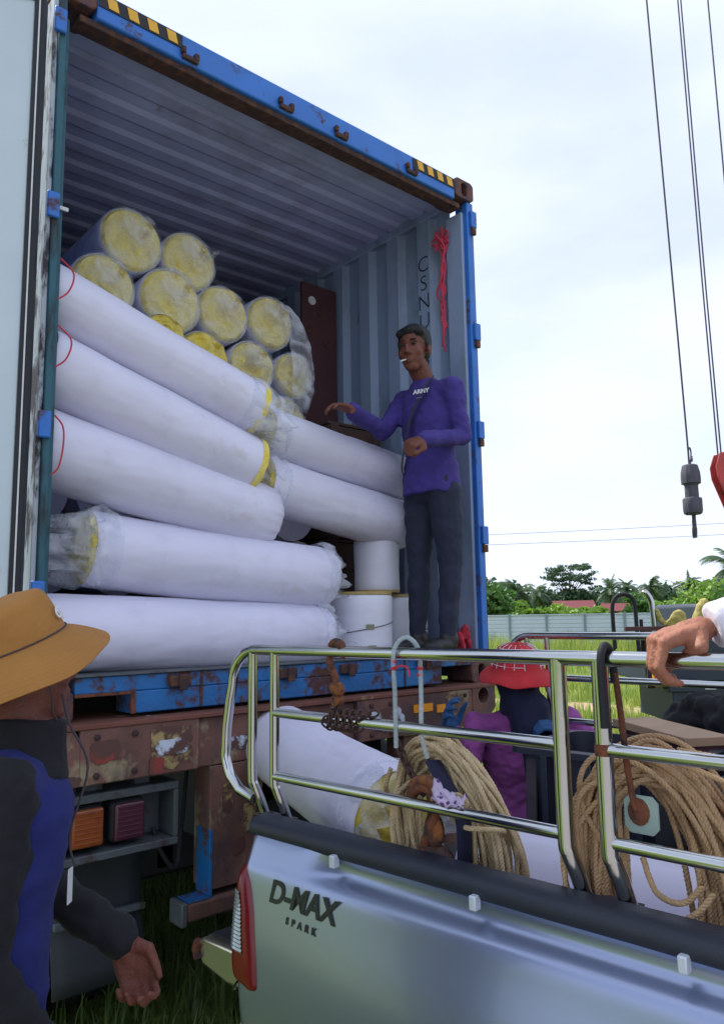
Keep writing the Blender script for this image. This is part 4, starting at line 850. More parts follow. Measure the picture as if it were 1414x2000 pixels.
# tailgate let down flat behind the bed, inner side up
tgm = MB(); tgm.prism([(.004, .505), (.30, .490), (.44, .512), (.466, .545), (.460, .588), (.43, .604), (.004, .606)], .080, TW-.080, 'X'); tg = tgm.build('tailgate', 'chrome_bump', PK, bevel=.012, segs=3)
MB().bx(.105, TW-.105, .02, .42, .6045, .614).build('tailgate_liner', 'steel_dark', tg, bevel=.004); MB().bx(TW/2-.11, TW/2+.11, .20, .30, .475, .492).build('handle', 'black_plastic', tg, bevel=.006)
MB().tube([(.078, .452, .530), (.078, .466, .557), (.078, .455, .585)], .018, 8).build('edge_cap', 'rust', tg, smooth=60)
for x in (.070, TW-.070): MB().tube([(x, -.01, .80), (x, .10, .68), (x, .20, .590)], .012, 6, ry=.004, up=(0, 0, 1)).build('stay_strap', 'steel_grey', tg)
place_text('sticker', 'YTOI', .034, 'pink_ink', tg, (.0785, .19, .535), (0, -1, 0), (0, 0, 1), ext=.0005)
# tail lights wrapping the rear corners
def tail_light(sgn, x0):
    fz = [(.655, -.120), (.68, -.125), (.74, -.118), (.795, -.105), (.863, -.090), (.928, -.066), (.955, -.045), (.978, -.012)]
    def yfront(z):
        for (a, ya), (b, yb) in zip(fz, fz[1:]):
            if a <= z <= b: return ya+(yb-ya)*(z-a)/(b-a)
        return fz[-1][1]
    def skin(u, z, off):
        """u: 0 at the front edge on the side, 1 on the rear face"""
        P = side_profile(-.05); xs = None
        for (xa, za), (xb, zb) in zip(P, P[1:]):
            if zb <= z <= za: xs = xa+(xb-xa)*(za-z)/(za-zb)
        yf = yfront(z); r = .05; segs = [max(0.0, -.05-yf), r*pi/2, .10]; s = u*sum(segs)
        if yf > -.05: s += (yf+.05)*.8; 
        if s < segs[0]: return Vector((xs-off, yf+s, z))
        s -= segs[0]
        if s < segs[1]: a = s/r; return Vector((xs+r-(r+off)*cos(a), -.05+(r+off)*sin(a), z))
        return Vector((xs+r+(s-segs[1]), off+.0, z))
    def patch(u0, u1, z0, z1, off, nu=22, nz=20, zf=None):
        rows = []
        for i in range(nz+1):
            z = z0+(z1-z0)*i/nz; row = []
            for j in range(nu+1):
                q = j/nu; u = u0+(u1-u0)*q; e = min(1, 7*min(q, 1-q, i/nz, 1-i/nz)+.0); row.append(Vector((x0, 0, 0))+Vector((sgn, 1, 1))*skin(u, z-(.030*(1-u) if zf and i < 3 else 0), -.004+(off+.004)*sqrt(e)))
            rows.append(row)
        return MB().grid(rows)
    o = patch(0, .95, .672, .975, .020, zf=True).build('tail_light', 'red_lens', PK, smooth=80); o.modifiers.new('sub', 'SUBSURF').levels = 1
    rows = []
    for i in range(31):
        z = .752+(.905-.752)*i/30; rows.append([Vector((x0, 0, 0))+Vector((sgn, 1, 1))*skin(.16+.50*j/10+.10*(.9-z), z, .0215+(.003 if i % 2 else .0)) for j in range(11)])
    MB().grid(rows).build('clear_lens', 'clear_lens', o, smooth=20)
    rim = [Vector((x0, 0, 0))+Vector((sgn, 1, 1))*skin(u, .672-.030*(1-u)-.004, .010) for u in np.linspace(0, .9, 14)]; MB().tube(rim, .004, 6).build('lens_trim', 'chrome', o)
tail_light(1, 0); tail_light(-1, TW)
# rear step bumper
bp = MB(); rows = []
path = [(-.095, -.12), (-.085, -.02), (-.065, .06), (-.02, .11), (.10, .135), (TW/2, .14), (TW-.10, .135), (TW+.02, .11), (TW+.065, .06), (TW+.085, -.02), (TW+.095, -.12)]
pp = smoothpts([(x, y, 0) for x, y in path], 6)
for p in pp:
    k = min(1, max(0, (p[1]+.09)/.42)); c = Vector((TW/2, -.2, 0)); inn = (c-Vector(p)).normalized(); P0 = Vector(p)
    zt = .470; zb = .35
    rows.append([P0+inn*.05+Vector((0, 0, zt)), P0+inn*.012+Vector((0, 0, zt-.002)), P0+Vector((0, 0, zt-.016)), P0-inn*.006+Vector((0, 0, (zt+zb)/2)), P0+Vector((0, 0, zb+.02)), P0+inn*.02+Vector((0, 0, zb)), P0+inn*.05+Vector((0, 0, zb))])
bp.grid(rows); bo = bp.build('rear_bumper', 'chrome_bump', PK, smooth=50); q = bo.modifiers.new('s', 'SOLIDIFY'); q.thickness = .004
st = MB(); st.prism([(x*.985+.012, y-.035 if y > .1 else y) for x, y in path], .458, .474, 'Z'); st.build('step_pad', 'black_plastic', bo, bevel=.004)
MB().bx(.06, TW-.06, -.10, .08, .37, .45).build('bumper_beam', 'steel_dark', bo, smooth=0)
# lettering on the bed side
tdir = (0, -1, 0)
place_text('badge_letters', 'D-MAX', .082, 'decal', bs1, (-.1084, -.278, .925), (-.012, -1, .0), (.105, 0, 1), ext=.0004, bold=.0024, shear=.22, space=1.0)
place_text('badge_letters', 'S P A R K', .024, 'decal', bs1, (-.1160, -.285, .868), (-.028, -1, .0), (.10, 0, 1), ext=.0004, bold=.0012, shear=.1, space=1.25)
# wheels
for x0, y in ((-.10, WCY), (TW-.11, WCY), (-.10, -4.05), (TW-.11, -4.05)):
    Ry = Matrix.Rotation(pi/2, 3, 'Y'); o = MB().lathe([(.20, 0), (.29, -.005), (.325, .02), (.335, .05), (.335, .17), (.325, .2), (.29, .215), (.20, .21)], 36, (x0, y, .335), Ry).build('wheel', 'tyre', PK); MB().lathe([(.03, .03), (.12, .045), (.19, .02), (.205, .015), (.205, .19), (.19, .19), (.03, .17)], 24, (x0, y, .335), Ry).build('rim', 'steel_grey', o)
# cab and nose, ahead of the bed (outside the frame)
def cabsec(y, zs, zr, inset): return [(-.10, y, .40), (-.115, y, .70), (-.105, y, .98), (-.06+inset*.2, y, zs), (.06+inset, y, zr), (TW/2, y, zr+.02), (TW-.06-inset, y, zr), (TW+.06-inset*.2, y, zs), (TW+.105, y, .98), (TW+.115, y, .70), (TW+.10, y, .40)]
cb_ = MB(); cb_.grid([cabsec(-2.36, 1.04, 1.60, .02), cabsec(-2.5, 1.05, 1.66, .02), cabsec(-3.1, 1.04, 1.66, .04), cabsec(-3.75, 1.02, 1.08, .02), cabsec(-4.6, .95, .98, .02), cabsec(-4.78, .80, .86, .03)]); V0 = len(cb_.v); cb_.f.append(tuple(range(11))); cb_.f.append(tuple(V0-11+i for i in range(11))); cab = cb_.build('cab', 'silver', PK, smooth=35)
MB().bx(.18, TW-.18, -2.362, -2.352, 1.14, 1.52).build('rear_window', 'pane_dark', cab, bevel=.002); 
for x in (-.078, TW+.078): MB().box((x, -2.85, 1.2), (.008, .75, .28)).build('side_window', 'pane_dark', cab, bevel=.002)
MB().bx(.2, TW-.2, -4.6, -.2, .42, .55).build('chassis', 'steel_dark', PK, smooth=0)

# ---------------------------------------------------------------- stainless cage (bolted to the truck)
def pipe(name, pts, r, parent, k=6, n=14, sm=True): return MB().tube(smoothpts(pts, k) if sm else np.array(pts, float), r, n).build(name, 'chrome', parent, smooth=60)
def cage(x0, sgn):
    c = bpy.data.objects.new('side_cage', None); COL.objects.link(c); c.parent = PK; X = lambda d: x0+sgn*d
    top = 1.580; F = -2.28
    rear = [(X(0), F, top), (X(0), -1.2, top), (X(0), -.02, top), (X(0), .055, top)]
    arc = [(X(0), .055+.115*sin(a), top-.115*(1-cos(a))) for a in np.linspace(.2, pi/2, 8)]
    down = [(X(0), .183, 1.42), (X(0), .200, 1.33), (X(0), .206, 1.24)]
    arc2 = [(X(0), .206-.022*(1-cos(a))-.06*sin(a)*.3, 1.24-.07*sin(a)) for a in np.linspace(.3, pi/2, 4)]
    low = [(X(0), .13, 1.142), (X(0), .055, 1.126)]
    MB().tube(np.array(rear[:3]+[rear[3]]+arc+down+arc2+low), .0165, 16).build('top_rail', 'chrome', c, smooth=60)
    def post(y, r=.0152): MB().tube(smoothpts([(X(.0), y, top-.004), (X(.0), y, 1.40), (X(0), y, 1.20), (X(.004), y-.004, 1.165), (X(.022), y-.014, 1.115), (X(.04), y-.020, 1.060)], 5), r, 14).build('post', 'chrome', c, smooth=60)
    for y in (.065, -.042): post(y)
    for y in (-1.018, -1.118): post(y, .0185)
    for y in (-2.14, -2.24): post(y, .0185)
    for z in (1.392, 1.205):
        for a, b in ((-.045, -1.015), (-1.121, -2.14)): MB().tube(np.array([(X(0), a, z), (X(0), b, z)]), .0145, 12).build('rail', 'chrome', c, smooth=60)
    for y in (.01, -1.07, -2.19): a, b = sorted((X(.012), X(.068))); MB().bx(a, b, y-.085, y+.065, 1.0715, 1.0765).build('foot_plate', 'rim_dirt', c, bevel=.002)
    for y in (-1.118,):
        for z in (1.392,): MB().lathe([(.0195, -.012), (.0205, 0), (.0195, .012)], 14, (X(0), y, z)).build('weld_bead', 'rust', c, smooth=60)
    return c
CAGE1 = cage(.0, 1); CAGE2 = cage(TW, -1)
for z in (1.580, 1.30): MB().tube(np.array([(0, -2.26, z), (TW, -2.26, z)]), .019, 12).build('front_rail', 'chrome', PK, smooth=60)
# ================================================================== LOAD IN THE PICKUP BED, ROPES, HOOKS
RZ = radians(5.2); RM = Matrix.Rotation(RZ, 3, 'Z'); PK0 = Vector((0.481, -0.728, 0))
def tk(x, y, z): return PK0 + RM @ Vector((x, y, z))                      # truck frame -> world
def bthing(name, label, cat, loc, group=None): return thing(name, label, cat, tk(*loc), RZ, group)
gP = 'white rolls already in the pickup bed'
roll('insulation_roll', 'white roll jutting over the pickup tail, torn bag with yellow wool at its lower end', tk(.60, .66, 1.165), tk(.235, -.335, 1.075), .158, gP, 21, end1='flat', wool1=True, film1=(.10, .7, 1.4), sag=.01)
roll('insulation_roll', 'white roll lying in the pickup bed behind the rope coils', tk(.52, -.42, .895), tk(.56, -1.75, .885), .160, gP, 22, sag=.0)
roll('insulation_roll', 'white roll lying low in the pickup bed next to the black tub', tk(.25, -.50, .785), tk(.25, -1.7, .785), .160, gP, 23, sag=0)
roll('insulation_roll', 'white roll under the one jutting over the tail', tk(.30, -.02, .80), tk(.30, -.46, .80), .150, gP, 24, sag=0, taper=0)
# black tub
tb = bthing('black_tub', 'black plastic tub in the pickup bed in front of the purple-sleeved woman', 'tub', (1.02, -.66, .622)); rows = []
def rrect(a, b, r, z, n=6):
    o = []
    for (cx, cy, a0) in ((a-r, b-r, 0), (-a+r, b-r, pi/2), (-a+r, -b+r, pi), (a-r, -b+r, 1.5*pi)):
        for i in range(n): t = a0+pi/2*i/(n-1); o.append((cx+r*cos(t), cy+r*sin(t), z))
    return o
mb = MB(); mb.grid([rrect(.18, .24, .05, 0), rrect(.215, .28, .05, .58), rrect(.24, .305, .055, .585), rrect(.24, .305, .055, .605), rrect(.21, .275, .05, .608), rrect(.175, .235, .05, .03)], wrap=True); k = len(mb.v); mb.f.append(tuple(range(24))); mb.f.append(tuple(k-24+i for i in range(24))); mb.build('shell', 'black_plastic', tb, smooth=50)
rb = MB(); [rb.bx(-.245, -.235, y-.012, y+.012, .12, .585) for y in (-.16, 0, .16)]; rb.build('rib', 'black_plastic', tb, bevel=.003)
# strap-like dirty band on the tub
MB().box((-.225, .225, .36), (.012, .04, .42), Matrix.Rotation(.08, 3, 'Y')).build('worn_strap', 'strap_grey', tb, bevel=.004)
# black tarpaulin heap
tp = MB(); rg = np.random.default_rng(5)
for k in range(26):
    x = .75+.75*rg.random(); y = -1.0-1.15*rg.random(); z = .70+.55*rg.random()*(1 if y < -1.15 else .7); tp.ell((x, y, z), (.13+.08*rg.random(), .16+.1*rg.random(), .10+.08*rg.random()), Matrix.Rotation(rg.random()*3, 3, 'Z'), 12, 8)
tp.box((1.13, -1.55, .80), (.70, 1.0, .35)); tp.limb([(1.30, -1.35, 1.15), (1.48, -1.0, 1.26), (1.60, -.76, 1.29), (1.63, -.64, 1.26), (1.64, -.57, 1.20)], [.15, .12, .085, .07, .04]); tp.limb([(1.40, -1.2, 1.25), (1.54, -.95, 1.33), (1.62, -.78, 1.31)], [.11, .09, .06])
o = blob('black_tarpaulin', tp, 'black_cloth', None, .014, 2, .030, (12, 12, 12)); o.data.transform(Matrix.Translation((-1.13, -1.55*-1, -.622))); o.location = tk(1.13, -1.55, .622); o.rotation_euler = (0, 0, RZ); tag(o, 'crumpled black tarpaulin heaped in the bed and slung over the far rail', 'tarpaulin')
# plank
pl = bthing('wooden_plank', 'pale wooden plank sticking out under the black tarpaulin', 'plank', (1.27, -.72, 1.238)); MB().box((0, 0, .015), (.17, .52, .03), Matrix.Rotation(radians(-38), 3, 'Z')).build('board', 'plank', pl, bevel=.003); MB().box((.01, -.01, -.012), (.16, .50, .022), Matrix.Rotation(radians(-38), 3, 'Z')).build('red_edge', 'maroon_board', pl, bevel=.002)

# ---------------------------------------------------------------- laid rope: three strands round a centre line
def rope_into(mb, P, r, pitch=.027, ns=7, sides=5, phase=0):
    P = np.asarray(P, float); d = np.r_[0, np.cumsum(np.linalg.norm(np.diff(P, axis=0), axis=1))]; L_ = d[-1]; m = max(6, int(L_/pitch*ns)); s = np.linspace(0, L_, m)
    Q = np.stack([np.interp(s, d, P[:, i]) for i in range(3)], 1); T, A, B = frames(Q)
    for k in range(3):
        ph = 2*pi*(s/pitch)+2*pi*k/3+phase; C_ = Q+A*(np.cos(ph)*r*.5)[:, None]+B*(np.sin(ph)*r*.5)[:, None]; mb.tube(C_, r*.56, sides, cap=False)
def loop_pts(cx, cz, a, b, x, y_skew, rg, n=40, tilt=0.0, top=.35):
    """one hanging turn of a coil in the plane (y, z) of the cage; pear-shaped, wobbling across x"""
    o = []; ph = rg.random()*6; j1 = rg.normal(); j2 = rg.normal()
    for i in range(n):
        t = 2*pi*i/n; yy = cx+a*sin(t)*(1-.10*cos(t))+.010*sin(2*t+ph)*j1; zz = cz+b*cos(t)+.008*sin(3*t+ph)*j2; xx = x+.022*sin(t+ph)+.012*sin(2*t+j1*3)+y_skew*sin(t)
        o.append((xx, yy+tilt*(zz-cz), zz))
    return smoothpts(o, 3, closed=True)
def coil(name, label, turns, seed, mtl, r, base, extra=()):
    t = bthing(name, label, 'rope', base, 'rope coils hung inside the cage'); rg = np.random.default_rng(seed); off = np.array(base)
    for (cx, cz, a, b, x, sk, tilt) in turns(rg):
        mb = MB(); P = loop_pts(cx, cz, a, b, x, sk, rg, tilt=tilt); rope_into(mb, np.vstack([P, P[:1]])-off, r, phase=rg.random()*6); mb.build('rope_turn', mtl, t, smooth=80, normals=False)
    for pts in extra: mb = MB(); rope_into(mb, smoothpts(pts, 8)-off, r); mb.build('rope_tail', mtl, t, smooth=80, normals=False)
    return t
def turns1(rg):
    for k in range(46):
        q = k/45
        yield (-.600-.035*q+.010*rg.normal(), 1.115-.02*q+.012*rg.normal(), .070+.085*q+.010*rg.normal(), .215+.022*q+.012*rg.normal(), .085+.05*rg.random(), -.03, .12+.10*q)
coil('rope_coil', 'straw-coloured rope coil hung in the middle of the cage beside the hooks', turns1, 11, 'rope', .0066, (.11, -.63, .88),
     extra=([(.10, -.640, 1.175), (.062, -.665, 1.168), (.050, -.71, 1.158), (.055, -.755, 1.160), (.09, -.785, 1.155), (.13, -.77, 1.14), (.14, -.72, 1.13)], [(.045, -.665, 1.225), (.04, -.70, 1.235), (.05, -.72, 1.215), (.045, -.69, 1.20), (.05, -.67, 1.215)],
            [(.05, -.47, 1.27), (.045, -.455, 1.22), (.055, -.465, 1.17), (.05, -.47, 1.12)]))
def turns2(rg):
    for k in range(52):
        q = k/51
        yield (-1.150-.030*q+.012*rg.normal(), 1.115-.01*q+.014*rg.normal(), .080+.095*q+.012*rg.normal(), .225+.028*q+.014*rg.normal(), .10+.07*rg.random(), -.05, .08+.10*q)
coil('rope_coil', 'tan rope coil hung on the double posts beside the hand on the rail', turns2, 12, 'rope_old', .0066, (.13, -1.17, .86),
     extra=([(.06, -1.12, 1.385), (.05, -1.06, 1.36), (.05, -1.03, 1.31), (.06, -1.03, 1.25), (.07, -1.06, 1.19), (.07, -1.085, 1.15)], [(.06, -1.16, 1.17), (.05, -1.19, 1.11), (.055, -1.24, 1.10), (.06, -1.28, 1.14)],
            [(.06, -1.30, 1.13), (.05, -1.27, 1.09), (.05, -1.22, 1.05), (.06, -1.19, .99)], [(.10, -1.20, 1.37), (.12, -1.32, 1.33), (.16, -1.42, 1.25), (.16, -1.48, 1.14), (.15, -1.44, 1.0)], [(.13, -1.22, 1.385), (.16, -1.36, 1.36), (.2, -1.47, 1.29), (.2, -1.56, 1.18)],
            [(.07, -1.17, 1.06), (.06, -1.21, 1.02), (.07, -1.24, .97), (.08, -1.27, 1.0)]))

# ---------------------------------------------------------------- rusty hook and chain on the top rail
def hook_mesh(mb, R_, r, base, flip=1):
    """open J-hook in the (y,z) plane, throat over a bar at base; shank runs down"""
    pts = []; rad = []
    for i in range(16):
        a = radians(-25+215*i/15); pts.append((0, flip*R_*cos(a), R_*sin(a))); rad.append(r*(.45+.75*sin(pi*min(1, (i+1)/13))**.6))
    pts += [(0, -flip*R_*.85, -R_*.9), (0, -flip*R_*.35, -R_*1.8), (0, 0, -R_*2.5), (0, .0, -R_*3.1)]; rad += [r*1.05, r*.95, r*.85, r*.8]
    mb.tube(np.array(smoothpts(pts, 3))+np.array(base), np.interp(np.linspace(0, 1, 3*(len(pts)-1)+1), np.linspace(0, 1, len(pts)), rad), 12)
hk = bthing('rusty_hook', 'rusty iron hook hanging over the top rail with its chain wound on the middle rail', 'hook', (-.0, -.315, 1.36))
mb = MB(); hook_mesh(mb, .030, .0115, (-.002, 0, .216), flip=-1); mb.build('hook', 'rust', hk, smooth=70)
mb = MB(); mb.ell((0, -.004, .115), (.016, .026, .022)); mb.ell((0, .018, .122), (.010, .014, .012)); mb.lathe([(.006, -.016), (.015, -.014), (.015, .014), (.006, .016)], 16, (0, -.004, .085), Matrix.Rotation(pi/2, 3, 'Y')); mb.build('swivel', 'hook_orange', hk, smooth=60)
def link_pts(L_, w_, n=20):
    o = []
    for i in range(n):
        a = 2*pi*i/n; o.append(((w_)*cos(a), 0, (L_)*sin(a)+(.35*L_ if sin(a) > 0 else -.35*L_)*abs(sin(a))**.3))
    return np.array(o)
lk = link_pts(.011, .0085)
def chain(parent, P, r=.0032):
    P = np.asarray(P, float); d = np.r_[0, np.cumsum(np.linalg.norm(np.diff(P, axis=0), axis=1))]; n = int(d[-1]/.0225)
    for k in range(n):
        s = (k+.5)*d[-1]/n; p = np.array([np.interp(s, d, P[:, i]) for i in range(3)]); q = np.array([np.interp(min(d[-1], s+.01), d, P[:, i]) for i in range(3)]); t = q-p; t = t/(np.linalg.norm(t)+1e-9)
        u = np.cross(t, (1, 0, 0)); u = u/(np.linalg.norm(u)+1e-9); v = np.cross(t, u); a = k*pi/2+.25; x = u*cos(a)+v*sin(a); MB().tube(p+lk[:, :1]*x+lk[:, 2:]*t, r, 6, closed=True).build('chain_link', 'rust_dark', parent, smooth=70)
wrap_ = [(0, -.004, .07), (.0, -.006, .045)]
for i in range(60):
    a = 2*pi*i/12; wrap_.append((-.0215*cos(a), .03-.026*i/12-.0, .032-.0215*sin(a)))
wrap_ += [(0, -.115, .045), (-.005, -.13, .055), (.005, -.15, .06)]
chain(hk, wrap_)
# ---------------------------------------------------------------- clear hose loop with red ties
hs = bthing('hose_loop', 'pale clear hose looped over the top rail with red ties, holding up the rope coil', 'hose', (0, -.58, 1.32))
P = smoothpts([(-.012, .035, .02), (-.018, .030, .15), (-.024, .028, .25), (-.018, .020, .285), (0, .003, .302), (.020, -.012, .285), (.024, -.022, .25), (.016, -.030, .15), (.0, -.042, .06), (.01, -.05, .0)], 8); MB().tube(P, .0062, 10).build('hose', 'film_hose', hs, smooth=80)
for k, (x, y, z) in enumerate(((-.022, .028, .222), (.022, -.024, .222), (-.021, .029, .240), (.023, -.022, .205))): MB().lathe([(.0075, -.004), (.009, 0), (.0075, .004)], 12, (x, y, z)).build('red_tie', 'cord_red', hs)
MB().tube(smoothpts([(-.028, .026, .224), (-.03, .0, .230), (-.026, -.022, .226), (-.03, -.03, .205)], 5), .0025, 6).build('red_cord', 'cord_red', hs)
# ---------------------------------------------------------------- black wire + rusty rod + plate on the double posts
rd = bthing('hanger_rod', 'rusty rod hooked over the top rail by a black loop, holding a pale green plate', 'rod', (0, -1.135, 1.25))
MB().tube(smoothpts([(-.026, .0, .19), (-.028, .0, .28), (-.026, .0, .335), (-.010, .0, .358), (.012, .0, .352), (.026, 0, .325), (.026, -.002, .28)], 6), .0085, 10).build('black_loop', 'rubber', rd, smooth=80)
MB().tube(smoothpts([(.026, -.004, .30), (.028, -.012, .20), (.03, -.016, .12), (.032, -.022, .06), (.034, -.028, .02)], 6), .007, 8).build('rod', 'rust', rd, smooth=80)
pt = MB(); n = 16; ang = [2*pi*(i+.5)/n for i in range(n)]; O = []; I = []
for a in ang: c, s = cos(a), sin(a); k = 1/max(abs(c), abs(s)); O.append((-.038+c*k*.036, .012+s*k*.038)); I.append((-.034+.017*c, .018+.021*s))
pt.grid([[(x, p[0], p[1]) for p in q]+[(x, q[0][0], q[0][1])] for x, q in ((.042, O), (.036, O), (.036, I), (.042, I), (.042, O))]); pt.build('plate', 'plate_green', rd, smooth=0); MB().lathe([(.019, -.004), (.023, -.003), (.023, .003), (.016, .004)], 14, (.0355, -.034, .018), Matrix.Rotation(pi/2, 3, 'Y') @ Matrix.Diagonal((1.2, 1, 1))).build('rust_ring', 'rust', rd)
# ---------------------------------------------------------------- second hook, lower rail, wrapped with a patterned rag, hanging chain block
h2 = bthing('chain_hoist', 'rusty hoist hook over the lower rail with a patterned rag tied on', 'hook', (0, -.60, 1.0))
mb = MB(); hook_mesh(mb, .040, .0135, (.02, -.005, .205), flip=1); mb.build('hook', 'rust', h2, smooth=70)
mb = MB(); mb.tube(smoothpts([(.02, -.05, .245), (.02, -.02, .262), (.02, .02, .25), (.02, .03, .22)], 5), .015, 10); mb.build('safety_latch', 'hook_orange', h2, smooth=70)
mb = MB(); mb.ell((.03, -.03, .14), (.020, .030, .045)); mb.ell((.03, -.05, .06), (.026, .045, .05)); mb.ell((.03, -.01, .05), (.024, .03, .045)); mb.lathe([(.02, -.02), (.045, -.018), (.045, .018), (.02, .02)], 20, (.03, -.03, .06), Matrix.Rotation(pi/2, 3, 'Y')); mb.build('hoist_body', 'rust_dark', h2, smooth=50)
mb = MB(); mb.ell((.022, -.045, .14), (.012, .020, .035)); mb.build('hook_eye', 'hook_orange', h2); mb = MB(); mb.box((.0, -.085, .045), (.012, .032, .06), Matrix.Rotation(.3, 3, 'X')); mb.build('blue_tag', 'glove_blue', h2, bevel=.006)
chain(h2, [(.04, .10, .35), (.035, .075, .31), (.03, .045, .275), (.03, .02, .25), (.028, -.0, .225)], .0045); chain(h2, [(.02, .02, .06), (.02, .02, .0), (.02, .0, -.06)], .004)
rg_ = MB(); rows = []
for i in range(15):
    row = []
    for j in range(13):
        u = i/14; v = j/12; row.append((.012-.022*sin(pi*v)+.016*mnoise.noise(Vector((u*5, v*5, 1))), -.055-.095*u+.012*mnoise.noise(Vector((u*4, v*5, 7))), .272-.012*sin(pi*u)-.030*u-.052*v*(1-.2*u)+.020*mnoise.noise(Vector((u*6, v*6, 3)))))
    rows.append(row)
m = MATS['lilac_cloth']; o = rg_.grid(rows).build('rag', m, h2, smooth=180); o.modifiers.new('s', 'SOLIDIFY').thickness = .002
t_ = m.node_tree; b_ = t_.nodes['Principled BSDF']; vo = N(t_, 'ShaderNodeTexVoronoi'); vo.inputs['Scale'].default_value = 60; cr = N(t_, 'ShaderNodeValToRGB'); cr.color_ramp.elements[0].position = .28; cr.color_ramp.elements[0].color = (*lin('#5a3468'), 1); cr.color_ramp.elements[1].position = .36; cr.color_ramp.elements[1].color = (*lin('#b3a6c2'), 1)
tcx = N(t_, 'ShaderNodeTexCoord'); t_.links.new(tcx.outputs['Object'], vo.inputs['Vector']); t_.links.new(vo.outputs['Distance'], cr.inputs['Fac']); t_.links.new(cr.outputs['Color'], b_.inputs['Base Color'])
# dark canvas sling hanging inside the coil
sl = MB(); P = smoothpts([(.07, -.60, 1.30), (.06, -.64, 1.26), (.055, -.70, 1.18), (.06, -.70, 1.08), (.07, -.69, .98), (.07, -.69, .86)], 6); sl.tube(P, .030, 8, ry=.008, up=(1, 0, 0)); o = sl.build('canvas_sling', 'navy_cloth', None, smooth=60); o.data.transform(Matrix.Translation((-.07, .66, -.86))); o.location = tk(.07, -.66, .86); o.rotation_euler = (0, 0, RZ); tag(o, 'dark navy lifting sling hanging inside the straw-coloured coil', 'sling')
# ================================================================== PEOPLE
def hand(mb, wrist, d, palm, thumb, curl, s=1.0, thumb_dir=None, spread=.0):
    """palm + five fingers appended to mb; d = pointing direction, palm = palm normal, thumb = direction of the thumb side; curl = bend of each finger (radians per joint)"""
    wrist = Vector(wrist); d = Vector(d).normalized(); palm = Vector(palm); palm = (palm-d*palm.dot(d)).normalized(); side = Vector(thumb); side = (side-d*side.dot(d)-palm*side.dot(palm)).normalized()
    off = (.031, .0105, -.0105, -.029); pl = (.086, .089, .085, .078); fl = ((.043, .026, .022), (.047, .030, .023), (.043, .027, .022), (.033, .021, .019))
    kn = []
    for o, p in zip(off, pl):
        k = wrist+(d*p+side*o+palm*(.004 if abs(o) > .02 else 0))*s; kn.append(k); mb.limb([wrist+(d*.012+side*o*.55)*s, wrist+(d*.05+side*o*.85)*s, k], [.0165*s, .0155*s, .0118*s], 10)
    mb.limb([wrist, wrist+d*.03*s], [.024*s, .022*s])
    for i in range(4):
        p = kn[i]; dd = (d+side*spread*(1.5-i)/1.5).normalized(); a = 0; pts = [p]; c = curl[i] if not np.isscalar(curl[i]) else (curl[i]*.8, curl[i]*1.1, curl[i]*.8)
        for j in range(3): a += c[j]; p = p+(dd*cos(a)+palm*sin(a))*fl[i][j]*s; pts.append(p)
        mb.limb(pts, [.0098*s, .0090*s, .0082*s, .0068*s], 10)
    td = Vector(thumb_dir).normalized() if thumb_dir is not None else (d*.75+side*.55+palm*.35).normalized()
    b = wrist+(d*.018+side*.022+palm*.008)*s; m1 = b+(d*.45+side*.75+palm*.35).normalized()*.036*s; m2 = m1+td*.034*s; m3 = m2+(td+palm*.25).normalized()*.026*s
    mb.limb([b, m1, m2, m3], [.0165*s, .0125*s, .0105*s, .0080*s], 10)
def head(mb, c, R, s=1.0):
    def E(p, r): mb.ell(Vector(c)+R @ (Vector(p)*s), tuple(q*s for q in r), R, 16, 11)
    E((0, -.012, .035), (.075, .093, .087)); E((0, .035, -.03), (.060, .060, .085)); E((0, .050, -.094), (.036, .036, .028)); E((0, .02, -.075), (.052, .055, .035))
    E((0, .098, -.016), (.011, .018, .028)); E((0, .106, -.032), (.0155, .014, .012)); E((0, .076, .024), (.050, .020, .011))
    for x in (-1, 1): E((x*.036, .064, -.030), (.024, .022, .022)); E((x*.077, -.006, -.012), (.009, .020, .031)); E((x*.012, .100, -.036), (.009, .010, .008))
    E((0, .087, -.063), (.022, .012, .008)); E((0, .085, -.076), (.019, .012, .008))
def torso(mb, P, rx, ry, side):
    mb.tube(smoothpts(P, 4), np.interp(np.linspace(0, 1, 4*(len(P)-1)+1), np.linspace(0, 1, len(P)), rx), 24, ry=np.interp(np.linspace(0, 1, 4*(len(P)-1)+1), np.linspace(0, 1, len(P)), ry), up=side)
